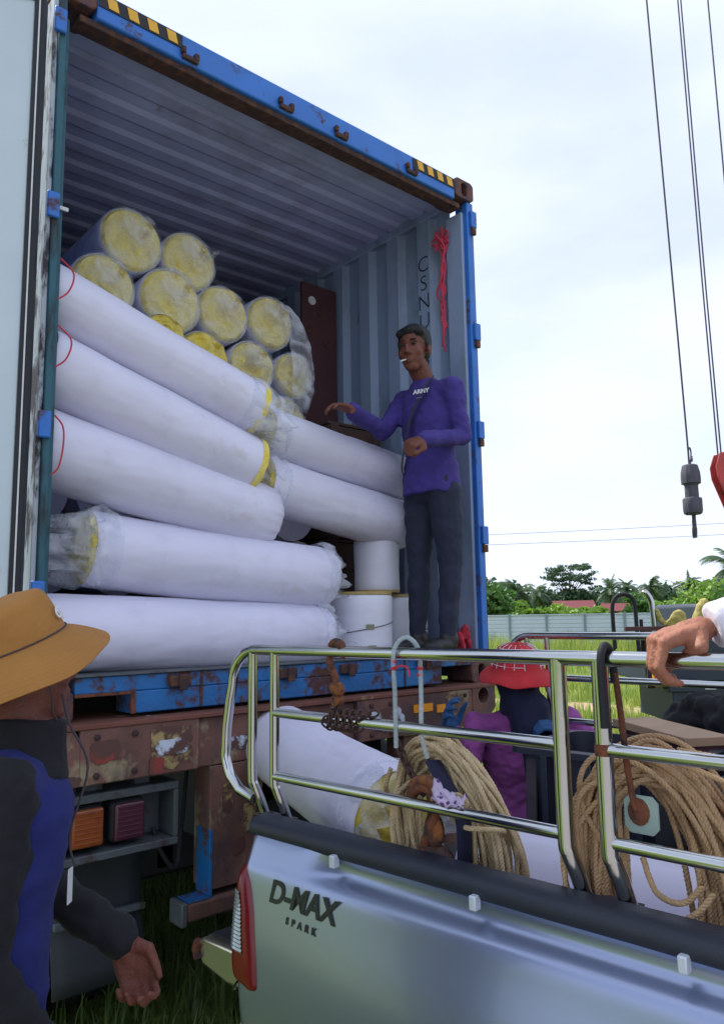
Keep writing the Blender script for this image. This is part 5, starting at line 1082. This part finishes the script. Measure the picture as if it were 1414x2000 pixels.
def person(label, base, J, facing, hd, gl=None, top='shirt_purple', pants='jeans', skin='skin_dark', hs=1.0, hair=True, shoes=True, voxel=.0058, topname='shirt', hands=None, gloves=None, wr=.006, cuff=.96, slim=1.0, collar=True):
    """J: joints in world space; hd=(head centre, forward, up)"""
    b = Vector(base); t = thing('person', label, 'person', b); j = {k: Vector(v)-b for k, v in J.items() if k != 'ground'}; side = Vector(facing).cross(Vector((0, 0, 1))).normalized(); hc = Vector(hd[0])-b
    fw = Vector(hd[1]).normalized(); up = Vector(hd[2]); up = (up-fw*up.dot(fw)).normalized(); sd_ = fw.cross(up); R = Matrix(((sd_.x, fw.x, up.x), (sd_.y, fw.y, up.y), (sd_.z, fw.z, up.z)))
    def arms(mb, k):
        for S in 'RL':
            cf = 1 if k < 1 else cuff; mb.limb([j['sh'+S], j['sh'+S].lerp(j['el'+S], .5), j['el'+S], j['el'+S].lerp(j['wr'+S], .4*cf), j['el'+S].lerp(j['wr'+S], cf)], [.058*k, .050*k, .043*k, .040*k, (.026 if k < 1 else .040)*k])
    def trunk(mb, k, low=True):
        P = [j['pelvis'], j['pelvis'].lerp(j['chest'], .45), j['chest'], j['chest'].lerp(j['neck'], .62), j['neck']]
        torso(mb, P, [.160*k*slim, .150*k*slim, .172*k*slim, .150*k*slim, .062*k], [.112*k, .108*k, .120*k, .100*k, .060*k], side)
        mb.limb([j['chest'].lerp(j['neck'], .55), j['shR']], [.075*k, .058*k]); mb.limb([j['chest'].lerp(j['neck'], .55), j['shL']], [.075*k, .058*k])
    def legs(mb, k):
        mb.ell(j['pelvis']-Vector((0, 0, .02)), (.155*k, .125*k, .12*k), basis(side, (0, 0, 1)))
        for S in 'RL': mb.limb([j['hip'+S], j['hip'+S].lerp(j['kn'+S], .5), j['kn'+S], j['kn'+S].lerp(j['an'+S], .35), j['an'+S]], [.088*k, .075*k, .058*k, .056*k, .040*k])
    mb = MB(); head(mb, hc, R, hs); mb.limb([hc+R @ Vector((0, -.018, -.07))*hs, j['neck']], [.052*hs, .058]); trunk(mb, .86); arms(mb, .70); legs(mb, .84)
    if hands:
        for S, kw in hands.items(): hand(mb, j['wr'+S], **kw)
    blob('body', mb, skin, t, voxel, 2)
    mb = MB(); trunk(mb, 1.06); arms(mb, 1.10); torso(mb, [j['pelvis']-Vector((0, 0, .085)), j['pelvis'], j['pelvis'].lerp(j['chest'], .3)], [.184*slim, .178*slim, .165*slim], [.150, .136, .122], side)
    sh = blob(topname, mb, top, t, .009, 2, wr*1.5, (15, 15, 20))
    # open the neckline
    if shoes: 
        mb = MB(); legs(mb, 1.06); blob('trousers', mb, pants, t, .010, 2, .008, (15, 15, 13))
        for S in 'RL':
            a = j['an'+S]; f_ = Vector(facing).normalized(); mb = MB(); z0 = -a.z; zz = a.z
            gz = J['ground']-b.z if 'ground' in J else 0
            A = Vector((a.x, a.y, gz)); Rf = basis(f_, (0, 0, 1)); mb.ell(A+f_*.05+Vector((0, 0, .045)), (.125, .046, .040), Rf); mb.ell(A-f_*.01+Vector((0, 0, .075)), (.06, .045, .055), Rf); mb.ell(A+f_*.11+Vector((0, 0, .038)), (.065, .048, .034), Rf); o = blob('shoe', mb, 'shoe_black', t, .006, 2)
            s_ = MB(); s_.prism([((A+f_*(.05+.128*cos(q))+f_.cross(Vector((0, 0, 1)))*(.050*sin(q))).x, (A+f_*(.05+.128*cos(q))+f_.cross(Vector((0, 0, 1)))*(.050*sin(q))).y) for q in np.linspace(0, 2*pi, 24, endpoint=False)], gz+.001, gz+.024, 'Z'); s_.build('sole', 'sole', o, bevel=.004)
    if gloves:
        for S, kw in gloves.items():
            mb = MB(); hand(mb, j['wr'+S], **kw); dv = (j['wr'+S]-j['el'+S]).normalized(); mb.limb([j['wr'+S]-dv*.05, j['wr'+S]], [.036, .032]); blob('glove', mb, 'glove_blue', t, .0055, 2, .002, (40, 40, 40))
    if hair:
        mb = MB()
        def E(p, r): mb.ell(hc+R @ (Vector(p)*hs), tuple(q*hs for q in r), R, 16, 11)
        E((0, -.020, .052), (.083, .096, .080)); E((0, -.060, .0), (.064, .050, .075)); E((0, .036, .080), (.062, .048, .030))
        for x in (-1, 1): E((x*.070, -.012, .03), (.014, .04, .045)); E((x*.045, .045, .072), (.03, .03, .024))
        blob('hair', mb, 'hair', t, .006, 2, .0022, (70, 70, 70))
        for x in (-1, 1):
            q = MB(); q.ell(hc+R @ (Vector((x*.030, .088, .006))*hs), (.0125*hs, .006*hs, .0055*hs), R, 12, 8); q.build('eye', 'eye_dark', t, smooth=80)
            q = MB(); q.tube([hc+R @ (Vector((x*u_, .096-.35*abs(u_-.03), .026+.06*(.03-abs(u_-.03))))*hs) for u_ in (.012, .022, .034, .046)], [.003*hs, .0045*hs, .004*hs, .002*hs], 6); q.build('eyebrow', 'hair', t, smooth=80)
    return t, j, R, hc
# ---------------------------------------------------------------- man standing in the container mouth
JC = dict(ground=1.486, pelvis=(2.065, .05, 2.40), chest=(2.055, .05, 2.72), neck=(2.040, .055, 2.945), shR=(2.045, .215, 2.868), shL=(2.060, -.125, 2.868), elR=(1.865, .205, 2.665), wrR=(1.560, .110, 2.715), elL=(2.085, -.165, 2.600), wrL=(1.785, -.160, 2.545),
          hipR=(2.065, .135, 2.32), hipL=(2.075, -.035, 2.32), knR=(2.040, .135, 1.935), knL=(2.085, -.055, 1.935), anR=(2.025, .140, 1.575), anL=(2.045, -.050, 1.575))
pc, jc, RC, hcC = person('man in a purple long-sleeved shirt and dark jeans standing in the container mouth', (2.06, .05, 1.486), JC, (-1, -.05, 0), ((1.955, .045, 3.105), (-.90, -.42, -.10), (0, 0, 1)), hs=1.08, slim=.93,
    hands=dict(R=dict(d=(-.96, -.10, .10), palm=(-.1, .05, -1), thumb=(-.2, -1, 0), curl=(.30, .38, .45, .5), s=1.05, spread=.25), L=dict(d=(-.93, .05, -.38), palm=(-.25, .35, -.9), thumb=(-.1, -1, .2), curl=(1.5, 1.55, 1.55, 1.55), s=1.05, thumb_dir=(-.9, .1, -.5))))
st_ = MB(); P = smoothpts([jc['shL'].lerp(jc['neck'], .55)+Vector((-.03, 0, .035)), jc['chest']+Vector((-.115, -.10, .16)), jc['chest']+Vector((-.150, -.03, .02)), jc['chest']+Vector((-.150, .03, -.13)), jc['pelvis']+Vector((-.120, .10, .06)), jc['pelvis']+Vector((-.02, .165, .02))], 6); st_.tube(P, .016, 8, ry=.003, up=(0, -1, .4)); st_.build('cross_strap', 'strap_grey', pc, smooth=60)
cg = MB(); m0 = hcC+RC @ (Vector((.012, .098, -.070))*1.06); cg.tube([m0, m0+RC @ Vector((.012, .045, -.016))], .004, 8); cg.build('cigarette', 'white_trim', pc)
place_text('shirt_print', "ARMY", .034, 'white_ink', pc, jc['chest']+Vector((-.138, -.085, .125)), (.35, -1, .0), (.15, .0, 1), ext=.0008, bold=.001); place_text('shirt_print', "- - - -", .016, 'white_ink', pc, jc['chest']+Vector((-.147, -.080, .092)), (.35, -1, 0), (.15, 0, 1), ext=.0008)
# ---------------------------------------------------------------- woman between the tailgate and the container
JW = dict(ground=0.0, pelvis=(2.08, -.44, .78), chest=(2.05, -.48, 1.04), neck=(2.01, -.51, 1.245), shR=(1.875, -.375, 1.175), shL=(2.19, -.635, 1.195), elR=(1.750, -.42, 1.010), wrR=(1.600, -.475, 1.185), elL=(2.300, -.730, 1.070), wrL=(2.035, -.715, 1.140),
          hipR=(2.02, -.37, .72), hipL=(2.13, -.50, .72), knR=(2.03, -.38, .40), knL=(2.13, -.50, .40), anR=(2.04, -.36, .09), anL=(2.14, -.48, .09))
pw_, jw, RW, hcW = person('woman in a red brimmed hat, navy head wrap and plum shirt behind the tailgate', (2.08, -.44, 0), JW, (-.62, -.78, 0), ((1.985, -.535, 1.375), (-.60, -.76, -.22), (0, 0, 1)), top='shirt_plum', skin='skin', hair=False, hs=.98, voxel=.0075, wr=.008,
    gloves=dict(R=dict(d=(-.55, -.15, .8), palm=(.3, -.8, -.2), thumb=(.6, -.4, .2), curl=(.5, .55, .6, .65), s=1.12), L=dict(d=(-.70, .0, .62), palm=(-.3, .5, -.6), thumb=(-.2, -.8, .3), curl=(.85, .9, .95, 1.0), s=1.12)))
mb = MB(); mb.ell(hcW+Vector((.012, .015, .01)), (.098, .102, .130)); mb.limb([hcW+Vector((-.02, -.04, -.06)), hcW+Vector((-.03, -.06, -.20)), jw['neck']+Vector((-.045, -.095, -.12))], [.078, .074, .060]); mb.limb([hcW+Vector((.03, .02, -.05)), jw['neck']+Vector((0.01, 0, -.0))], [.090, .095]); mb.limb([hcW+Vector((.0, -.09, -.10)), jw['neck']+Vector((.0, -.12, -.14))], [.06, .05])
blob('head_wrap', mb, 'navy_cloth', pw_, .009, 3, .007, (16, 16, 8))
def wide_hat(parent, c, R, prof, m, name='hat', wob=.03, n=56):
    rows = []
    for k, (r, z) in enumerate(prof):
        rows.append([Vector(c)+R @ Vector((r*cos(2*pi*q/n)*(1+wob*mnoise.noise(Vector((cos(2*pi*q/n)*1.6, sin(2*pi*q/n)*1.6, k*.25)))), r*1.12*sin(2*pi*q/n)*(1+wob*mnoise.noise(Vector((cos(2*pi*q/n)*1.6+4, sin(2*pi*q/n)*1.6, k*.25)))), z+wob*.35*mnoise.noise(Vector((cos(2*pi*q/n)*1.3+9, sin(2*pi*q/n)*1.3, z*5))))) for q in range(n)])
    mb = MB().grid(rows, wrap=True); mb.f.append(tuple(range(n))); o = mb.build(name, m, parent, smooth=50); q = o.modifiers.new('s', 'SOLIDIFY'); q.thickness = .003; return o
RH = RW @ Matrix.Rotation(radians(6), 3, 'X')
wide_hat(pw_, hcW+Vector((.01, .01, .055)), RH, [(.02, .118), (.06, .112), (.09, .095), (.108, .06), (.115, .02), (.118, .008), (.138, -.006), (.158, -.022), (.176, -.040), (.177, -.044)], 'hat_red', wob=.05)
mb = MB(); 
for k in range(5):
    z = .10-.018*k; r = .083+.0075*k
    mb.tube([hcW+Vector((.01, .01, .055))+RH @ Vector((r*cos(a), r*1.12*sin(a), z)) for a in np.linspace(0, 2*pi, 40, endpoint=False)], .0016, 4, closed=True)
for k in range(16): a = k*2*pi/16; mb.tube([hcW+Vector((.01, .01, .0565))+RH @ Vector((r*cos(a), r*1.12*sin(a), z)) for r, z in ((.05, .116), (.075, .106), (.098, .082), (.112, .04), (.118, .014))], .0016, 4)
mb.build('hat_check', 'white_cloth', pw_, smooth=0)
mb = MB(); mb.limb([hcW+Vector((.085, -.085, -.005)), hcW+Vector((.10, -.10, -.07)), hcW+Vector((.115, -.10, -.12))], [.012, .010, .006]); blob('white_tie', mb, 'white_cloth', pw_, .005, 2)
# ---------------------------------------------------------------- man with the ochre bucket hat, next to the trailer lamp
JL = dict(ground=0.0, pelvis=(-.415, -1.01, .90), chest=(-.400, -1.03, 1.22), neck=(-.345, -1.075, 1.435), shR=(-.425, -1.195, 1.365), shL=(-.355, -.885, 1.350), elR=(-.450, -1.205, 1.060), wrR=(-.285, -1.170, .800), elL=(-.255, -.880, 1.105), wrL=(-.110, -1.045, .975),
          hipR=(-.42, -1.09, .82), hipL=(-.41, -.93, .82), knR=(-.40, -1.10, .46), knL=(-.40, -.92, .46), anR=(-.44, -1.10, .09), anL=(-.44, -.92, .09))
pl_, jl, RL, hcL = person('man in an ochre bucket hat and blue vest reaching past the trailer lamps', (-.41, -1.02, 0), JL, (1, -.05, 0), ((-.364, -1.072, 1.578), (.95, .05, .16), (0, 0, 1)), top='sleeve_dark', skin='skin_dark', hair=False, hs=1.0, topname='jacket', wr=.006,
    hands=dict(R=dict(d=(.7, .0, -.7), palm=(0, 1, 0), thumb=(.6, 0, .6), curl=(.4, .5, .5, .5)), L=dict(d=(.30, -.30, -.90), palm=(-.62, -.70, .15), thumb=(.75, -.60, .0), curl=(.85, .90, 1.0, 1.05), s=1.02, spread=.15, thumb_dir=(.30, -.30, -.88))))
mb = MB(); P = [jl['pelvis']+Vector((0, 0, -.10)), jl['pelvis'].lerp(jl['chest'], .45), jl['chest'], jl['chest'].lerp(jl['neck'], .55), jl['chest'].lerp(jl['neck'], .80)]; torso(mb, P, [.185, .178, .192, .172, .125], [.140, .134, .146, .128, .092], Vector((0, -1, 0))); [mb.limb([jl['chest'].lerp(jl['neck'], .62), jl[S].lerp(jl['chest'], .06)], [.092, .070]) for S in ('shR', 'shL')]; blob('vest', mb, 'vest_blue', pl_, .010, 3, .007, (10, 10, 14))
mb = MB(); mb.tube([jl['neck']+Vector((-.012, 0, -.07)), jl['neck']+Vector((-.004, 0, -.01)), jl['neck']+Vector((.002, 0, .045))], [.098, .082, .076], 24, ry=[.10, .080, .074]); blob('collar', mb, 'sleeve_dark', pl_, .007, 3, .003, (20, 20, 20))
mb = MB(); fr_ = jl['chest']+Vector((.125, -.035, .10)); mb.tube(smoothpts([hcL+Vector((.066, -.066, -.05)), hcL+Vector((.080, -.075, -.11)), jl['neck']+Vector((.105, -.065, -.06)), jl['chest']+Vector((.140, -.075, .02)), jl['chest']+Vector((.150, -.085, -.045))], 6), .0028, 6); mb.build('lanyard', 'strap_grey', pl_, smooth=80)
MB().box(jl['chest']+Vector((.146, -.070, -.085)), (.003, .024, .07), Matrix.Rotation(radians(-42), 3, 'Z')).build('name_badge', 'white_trim', pl_, bevel=.004)
# bucket hat
RB = RL @ Matrix.Rotation(radians(13), 3, 'X'); cB = hcL+RL @ Vector((0, -.008, .055)); n = 72
prof = [(.012, .098), (.045, .097), (.072, .091), (.084, .080), (.090, .060), (.096, .030), (.100, .004), (.101, .000), (.112, -.010), (.130, -.026), (.150, -.048), (.168, -.068), (.171, -.0715)]
def hatpt(r, z, q, k):
    a = 2*pi*q/n; dz = 0; rr = r
    if z > .02: dz = .012*mnoise.noise(Vector((r*cos(a)*22, r*sin(a)*22, 1)))+.010*mnoise.noise(Vector((r*cos(a)*9, r*sin(a)*9, 4))); rr = r*(1+.05*mnoise.noise(Vector((cos(a)*2.2, sin(a)*2.2, z*22))))
    elif z < -.005: dz = .010*mnoise.noise(Vector((cos(a)*1.4, sin(a)*1.4, 8)))*(-z/.06)+.018*max(0, sin(a))**2*(-z/.06)
    return cB+RB @ Vector((rr*cos(a), rr*1.10*sin(a), z+dz))
mb = MB(); mb.grid([[hatpt(r, z, q, k) for q in range(n)] for k, (r, z) in enumerate(prof[:8])], wrap=True); mb.f.append(tuple(range(n))); hc_ = mb.build('hat_crown', 'hat_ochre', pl_, smooth=60); hc_.modifiers.new('s', 'SOLIDIFY').thickness = .0025; hc_.modifiers.new('u', 'SUBSURF').levels = 1
# brim with stitched rings (real ridges)
pb_ = []; m = 45
for i in range(m):
    t = i/(m-1); r = .1005+t*(.171-.1005); z = -.0005-t*(.050+.022*t); pb_.append((r, z+(.0011 if i % 4 < 2 else 0)))
mb = MB(); mb.grid([[hatpt(r, min(z, -.0051) if i > 3 else z, q, 9) for q in range(n)] for i, (r, z) in enumerate(pb_)], wrap=True); br = mb.build('hat_brim', 'hat_ochre', pl_, smooth=70); br.modifiers.new('s', 'SOLIDIFY').thickness = .0025
MB().tube([hatpt(.1025, .0015, q, 7) for q in range(n)], .0016, 5, closed=True).build('hat_seam', 'strap_grey', pl_, smooth=80)
MB().tube([hatpt(.1045, .002, q, 7) for q in np.linspace(n*.52, n*.80, 14)], .0032, 6).build('hat_cord', 'strap_grey', pl_, smooth=80)
MB().tube(smoothpts([hatpt(.1045, .002, n*.80, 7)+Vector((0, -.003, 0)), hcL+RL @ Vector((.082, .012, -.02)), hcL+RL @ Vector((.070, .03, -.09)), hcL+RL @ Vector((.05, .05, -.125))], 5), .0017, 5).build('chin_cord', 'strap_grey', pl_, smooth=80)
for k, ch in enumerate('Co,'):
    q = n*(.135+.03*k); p = hatpt(.0975, .024, q, 5); a = 2*pi*q/n; nrm = RB @ Vector((cos(a), sin(a), .1)); place_text('hat_letter', ch, .034, 'white_ink', pl_, p+nrm*.005, RB @ Vector((-sin(a), cos(a), 0)), RB @ Vector((0, 0, 1)), ext=.001, bold=.001)
# ---------------------------------------------------------------- worker at the cab end of the bed: only forearm and hand reach into view
wr_ = tk(.060, -1.312, 1.640)
JA = dict(ground=.62, pelvis=tk(.62, -2.02, 1.47), chest=tk(.60, -1.99, 1.78), neck=tk(.58, -1.96, 2.0), shR=tk(.45, -1.86, 1.93), shL=tk(.72, -2.12, 1.93), elR=tk(.30, -1.62, 1.745), wrR=wr_, elL=tk(.85, -2.10, 1.66), wrL=tk(.82, -1.95, 1.45),
          hipR=tk(.55, -1.96, 1.40), hipL=tk(.70, -2.08, 1.40), knR=tk(.56, -1.97, 1.04), knL=tk(.70, -2.09, 1.04), anR=tk(.56, -1.98, .71), anL=tk(.70, -2.10, .71))
dH = tk(-.030, -1.238, 1.617)-wr_
pa_, ja, RA, hcA = person('worker in a white long-sleeved shirt resting a bare hand on the cage top rail', tk(.62, -2.02, .622), JA, RM @ Vector((-.75, .66, 0)), (tk(.57, -1.94, 2.17), RM @ Vector((-.8, .5, -.2)), (0, 0, 1)), top='red_cloth', skin='skin', hs=1.0, voxel=.004, cuff=.82,
    hands=dict(R=dict(d=dH, palm=RM @ Vector((-.10, .10, -1)), thumb=RM @ Vector((-.05, -1, -.1)), curl=((1.05, .95, .65), (1.15, .95, .6), (1.2, .95, .6), (1.25, .95, .6)), s=1.15, thumb_dir=RM @ Vector((.35, .8, -.35))), L=dict(d=(0, 0, -1), palm=(0, 1, 0), thumb=(1, 0, 0), curl=(.4, .4, .4, .4))))
mb = MB(); e0 = ja['elR']; e1 = ja['wrR']; mb.tube([e0.lerp(e1, .70), e0.lerp(e1, .82), e0.lerp(e1, .93), e0.lerp(e1, .94)], [.050, .048, .047, .042], 24); blob('cuff', mb, 'white_cloth', pa_, .005, 2, .003, (25, 25, 25))
# ================================================================== CRANE TACKLE AND THE CRANE TRUCK BEHIND
# headache ball on its single line
hb = thing('crane_ball_hook', 'dark grey crane ball weight with a small hook on one rope', 'crane hook', (6.935, .960, 2.44))
MB().lathe([(.045, .30), (.075, .30), (.092, .315), (.098, .34), (.098, .455), (.092, .47), (.07, .478), (.068, .60), (.075, .615), (.098, .625), (.100, .68), (.096, .74), (.078, .815), (.06, .825), (.02, .826)], 14, (-.04, -.02, -.06)).build('weight', 'crane_grey', hb, smooth=25)
MB().tube(smoothpts([(-.03, -.02, .25), (-.025, -.015, .17), (-.015, -.01, .10), (.0, 0, .03), (.005, 0, .0)], 5), [.020]*5+[.022]*5+[.026]*5+[.024]*5+[.014], 10).build('hook', 'crane_grey', hb, smooth=80)
top_ = Vector((-.36, -.05, 7.6)); MB().tube(smoothpts([(-.05, -.02, .75), (-.07, -.022, 1.4), (-.20, -.035, 4.2), tuple(top_)], 8), .0095, 6).build('rope', 'cable', hb, smooth=80)
MB().tube(smoothpts([(-.055, -.02, .86), (-.03, -.015, .93), (.01, -.01, .955), (.03, -.01, .91), (.015, -.01, .83), (.0, -.01, .77)], 6), .008, 6).build('rope_bight', 'cable', hb, smooth=80)
mb = MB(); [mb.ell((.012+.012*k, -.01, .82+.012*(k % 2)), (.018, .012, .012)) for k in range(3)]; mb.tube([(.02, -.01, .82), (.06, -.01, .845)], .007, 6); mb.tube([(.02, -.01, .83), (.055, -.01, .87)], .006, 6); mb.build('rope_clip', 'crane_grey', hb, smooth=60)
# red hook block with four falls
rb_ = thing('crane_hook_block', 'rusty red crane hook block hanging on four ropes', 'crane hook', (7.20, .64, 2.55))
poly = [(-.20, .62), (-.15, .76), (.12, .80), (.24, .74), (.30, .60), (.27, .48), (.08, .06), (.0, .02), (-.05, .10), (-.19, .50)]
for y in (-.07, .07): mb = MB().prism(poly, y-.008, y+.008, 'Y').build('cheek_plate', 'crane_red', rb_, bevel=.004)
MB().lathe([(.10, -.055), (.15, -.05), (.12, 0), (.15, .05), (.10, .055)], 24, (.05, 0, .58), Matrix.Rotation(pi/2, 3, 'X')).build('sheave', 'crane_grey', rb_, smooth=40); MB().lathe([(.05, -.092), (.05, .092)], 18, (.05, 0, .58), Matrix.Rotation(pi/2, 3, 'X')).build('axle_pin', 'steel_dark', rb_)
MB().tube(smoothpts([(.02, 0, .08), (.02, 0, -.05), (.08, 0, -.14), (.05, 0, -.24), (-.05, 0, -.24), (-.09, 0, -.16)], 5), .028, 10).build('hook', 'crane_grey', rb_, smooth=80)
for i, (x, y) in enumerate(((-.150, -.03), (-.078, .05), (.190, -.03), (.225, .04))): MB().tube(np.array([(x, y, .70), (x-.02, y, 2.6), (x-.06, y-.02, 7.2)]), .009, 6).build('rope', 'cable', rb_, smooth=80)
rb_.rotation_euler = (0, 0, radians(-41))
# crane truck rear with outrigger
cr = thing('crane_truck', 'dark blue crane truck tail with outrigger leg and bent black tube', 'truck', (6.05, .75, 0), radians(-41))
def cb2(name, m, *bx, bevel=.008, parent=cr): return part(name, m, parent, *bx, bevel=bevel)
deck = cb2('deck_frame', 'truck_blue', (-.36, 2.6, -.12, 1.4, 1.06, 1.22)); cb2('deck_box', 'truck_blue', (.05, 2.6, -.10, 1.3, .62, 1.055)); cb2('outrigger_leg', 'truck_blue', (-.20, .04, -.25, -.125, .04, 1.02)); cb2('outrigger_collar', 'truck_blue', (-.24, .08, -.28, -.121, .98, 1.075)); cb2('outrigger_foot', 'steel_dark', (-.28, .12, -.32, -.05, .0, .04)); cb2('latch_plate', 'white_trim', (.14, .24, -.135, -.122, .985, 1.0), bevel=.002)
cb2('engine_box', 'truck_blue', (.22, 1.9, .05, 1.2, 1.225, 1.76), bevel=.04); cb2('support_post', 'rust_dark', (-.36, -.29, -.10, -.04, 1.0, 1.52)); cb2('toe_board', 'maroon_board', (-.53, -.02, -.10, -.06, 1.515, 1.555), bevel=.003)
MB().tube(smoothpts([(-.62, -.05, 1.36), (-.625, -.05, 1.60), (-.62, -.05, 1.76), (-.575, -.05, 1.835), (-.50, -.05, 1.85), (-.44, -.05, 1.82), (-.415, -.05, 1.74), (-.41, -.05, 1.50), (-.40, -.05, 1.22)], 6), .019, 12).build('bent_tube', 'rubber', cr, smooth=80); MB().tube([(-.365, -.045, 1.22), (-.365, -.045, 1.62)], .017, 10).build('tube_brace', 'rubber', cr, smooth=80)
MB().tube([(-.62, -.05, 1.37), (-.62, .35, 1.22)], .017, 10).build('tube_brace', 'rubber', cr, smooth=80)
MB().tube(smoothpts([(-.255, -.07, 1.55), (-.262, -.07, 1.70), (-.275, -.07, 1.80), (-.315, -.07, 1.865), (-.33, -.07, 1.86)], 5), .026, 12).build('steel_post', 'chrome', cr, smooth=80)
MB().bx(-.35, -.25, -.26, -.18, 1.03, 1.18).build('side_lamp', 'reflector_orange', cr, bevel=.012, segs=3); cb2('lamp_bracket', 'steel_dark', (-.245, -.2, -.24, -.13, 1.0, 1.16))
for y in (.3, 1.1):
    for x in (.9, 2.0): MB().lathe([(.25, -.12), (.42, -.12), (.46, -.09), (.46, .09), (.42, .12), (.25, .12)], 32, (x, y, .46), Matrix.Rotation(pi/2, 3, 'X')).build('wheel', 'tyre', cr)
# khaki canvas pieces hung over the toe board
mb = MB(); mb.ell((0, 0, .11), (.085, .035, .12)); mb.ell((.01, 0, .20), (.06, .03, .045)); mb.ell((-.07, 0, .06), (.03, .03, .08)); k1 = blob('canvas_bag', mb, 'khaki', None, .008, 2, .012, (22, 22, 14)); k1.location = Vector((6.05, .75, 0))+Matrix.Rotation(radians(-41), 3, 'Z') @ Vector((-.06, -.14, 1.46)); k1.rotation_euler = (0, 0, radians(-41)); tag(k1, 'hooded khaki canvas bag hung on the crane truck board', 'bag')
mb = MB(); mb.limb([(0, 0, 0), (.04, 0, .12), (.09, 0, .26), (.12, 0, .32)], [.05, .055, .05, .045]); k2 = blob('canvas_sleeve', mb, 'khaki', None, .008, 2, .008, (22, 22, 14)); k2.location = Vector((6.05, .75, 0))+Matrix.Rotation(radians(-41), 3, 'Z') @ Vector((.06, -.15, 1.44)); k2.rotation_euler = (0, 0, radians(-41)); tag(k2, 'upright khaki canvas roll beside the hooded bag', 'canvas')
mb = MB(); mb.limb([(-.06, 0, .12), (-.04, 0, .05), (.0, 0, .0), (.05, 0, .02), (.08, 0, .05)], [.02, .025, .022, .022, .02]); k3 = blob('work_glove', mb, 'khaki', None, .006, 2, .008, (30, 30, 30)); k3.location = Vector((6.05, .75, 0))+Matrix.Rotation(radians(-41), 3, 'Z') @ Vector((-.17, -.09, 1.575)); k3.rotation_euler = (0, 0, radians(-41)); tag(k3, 'small crumpled khaki work glove on the board by the steel post', 'glove')
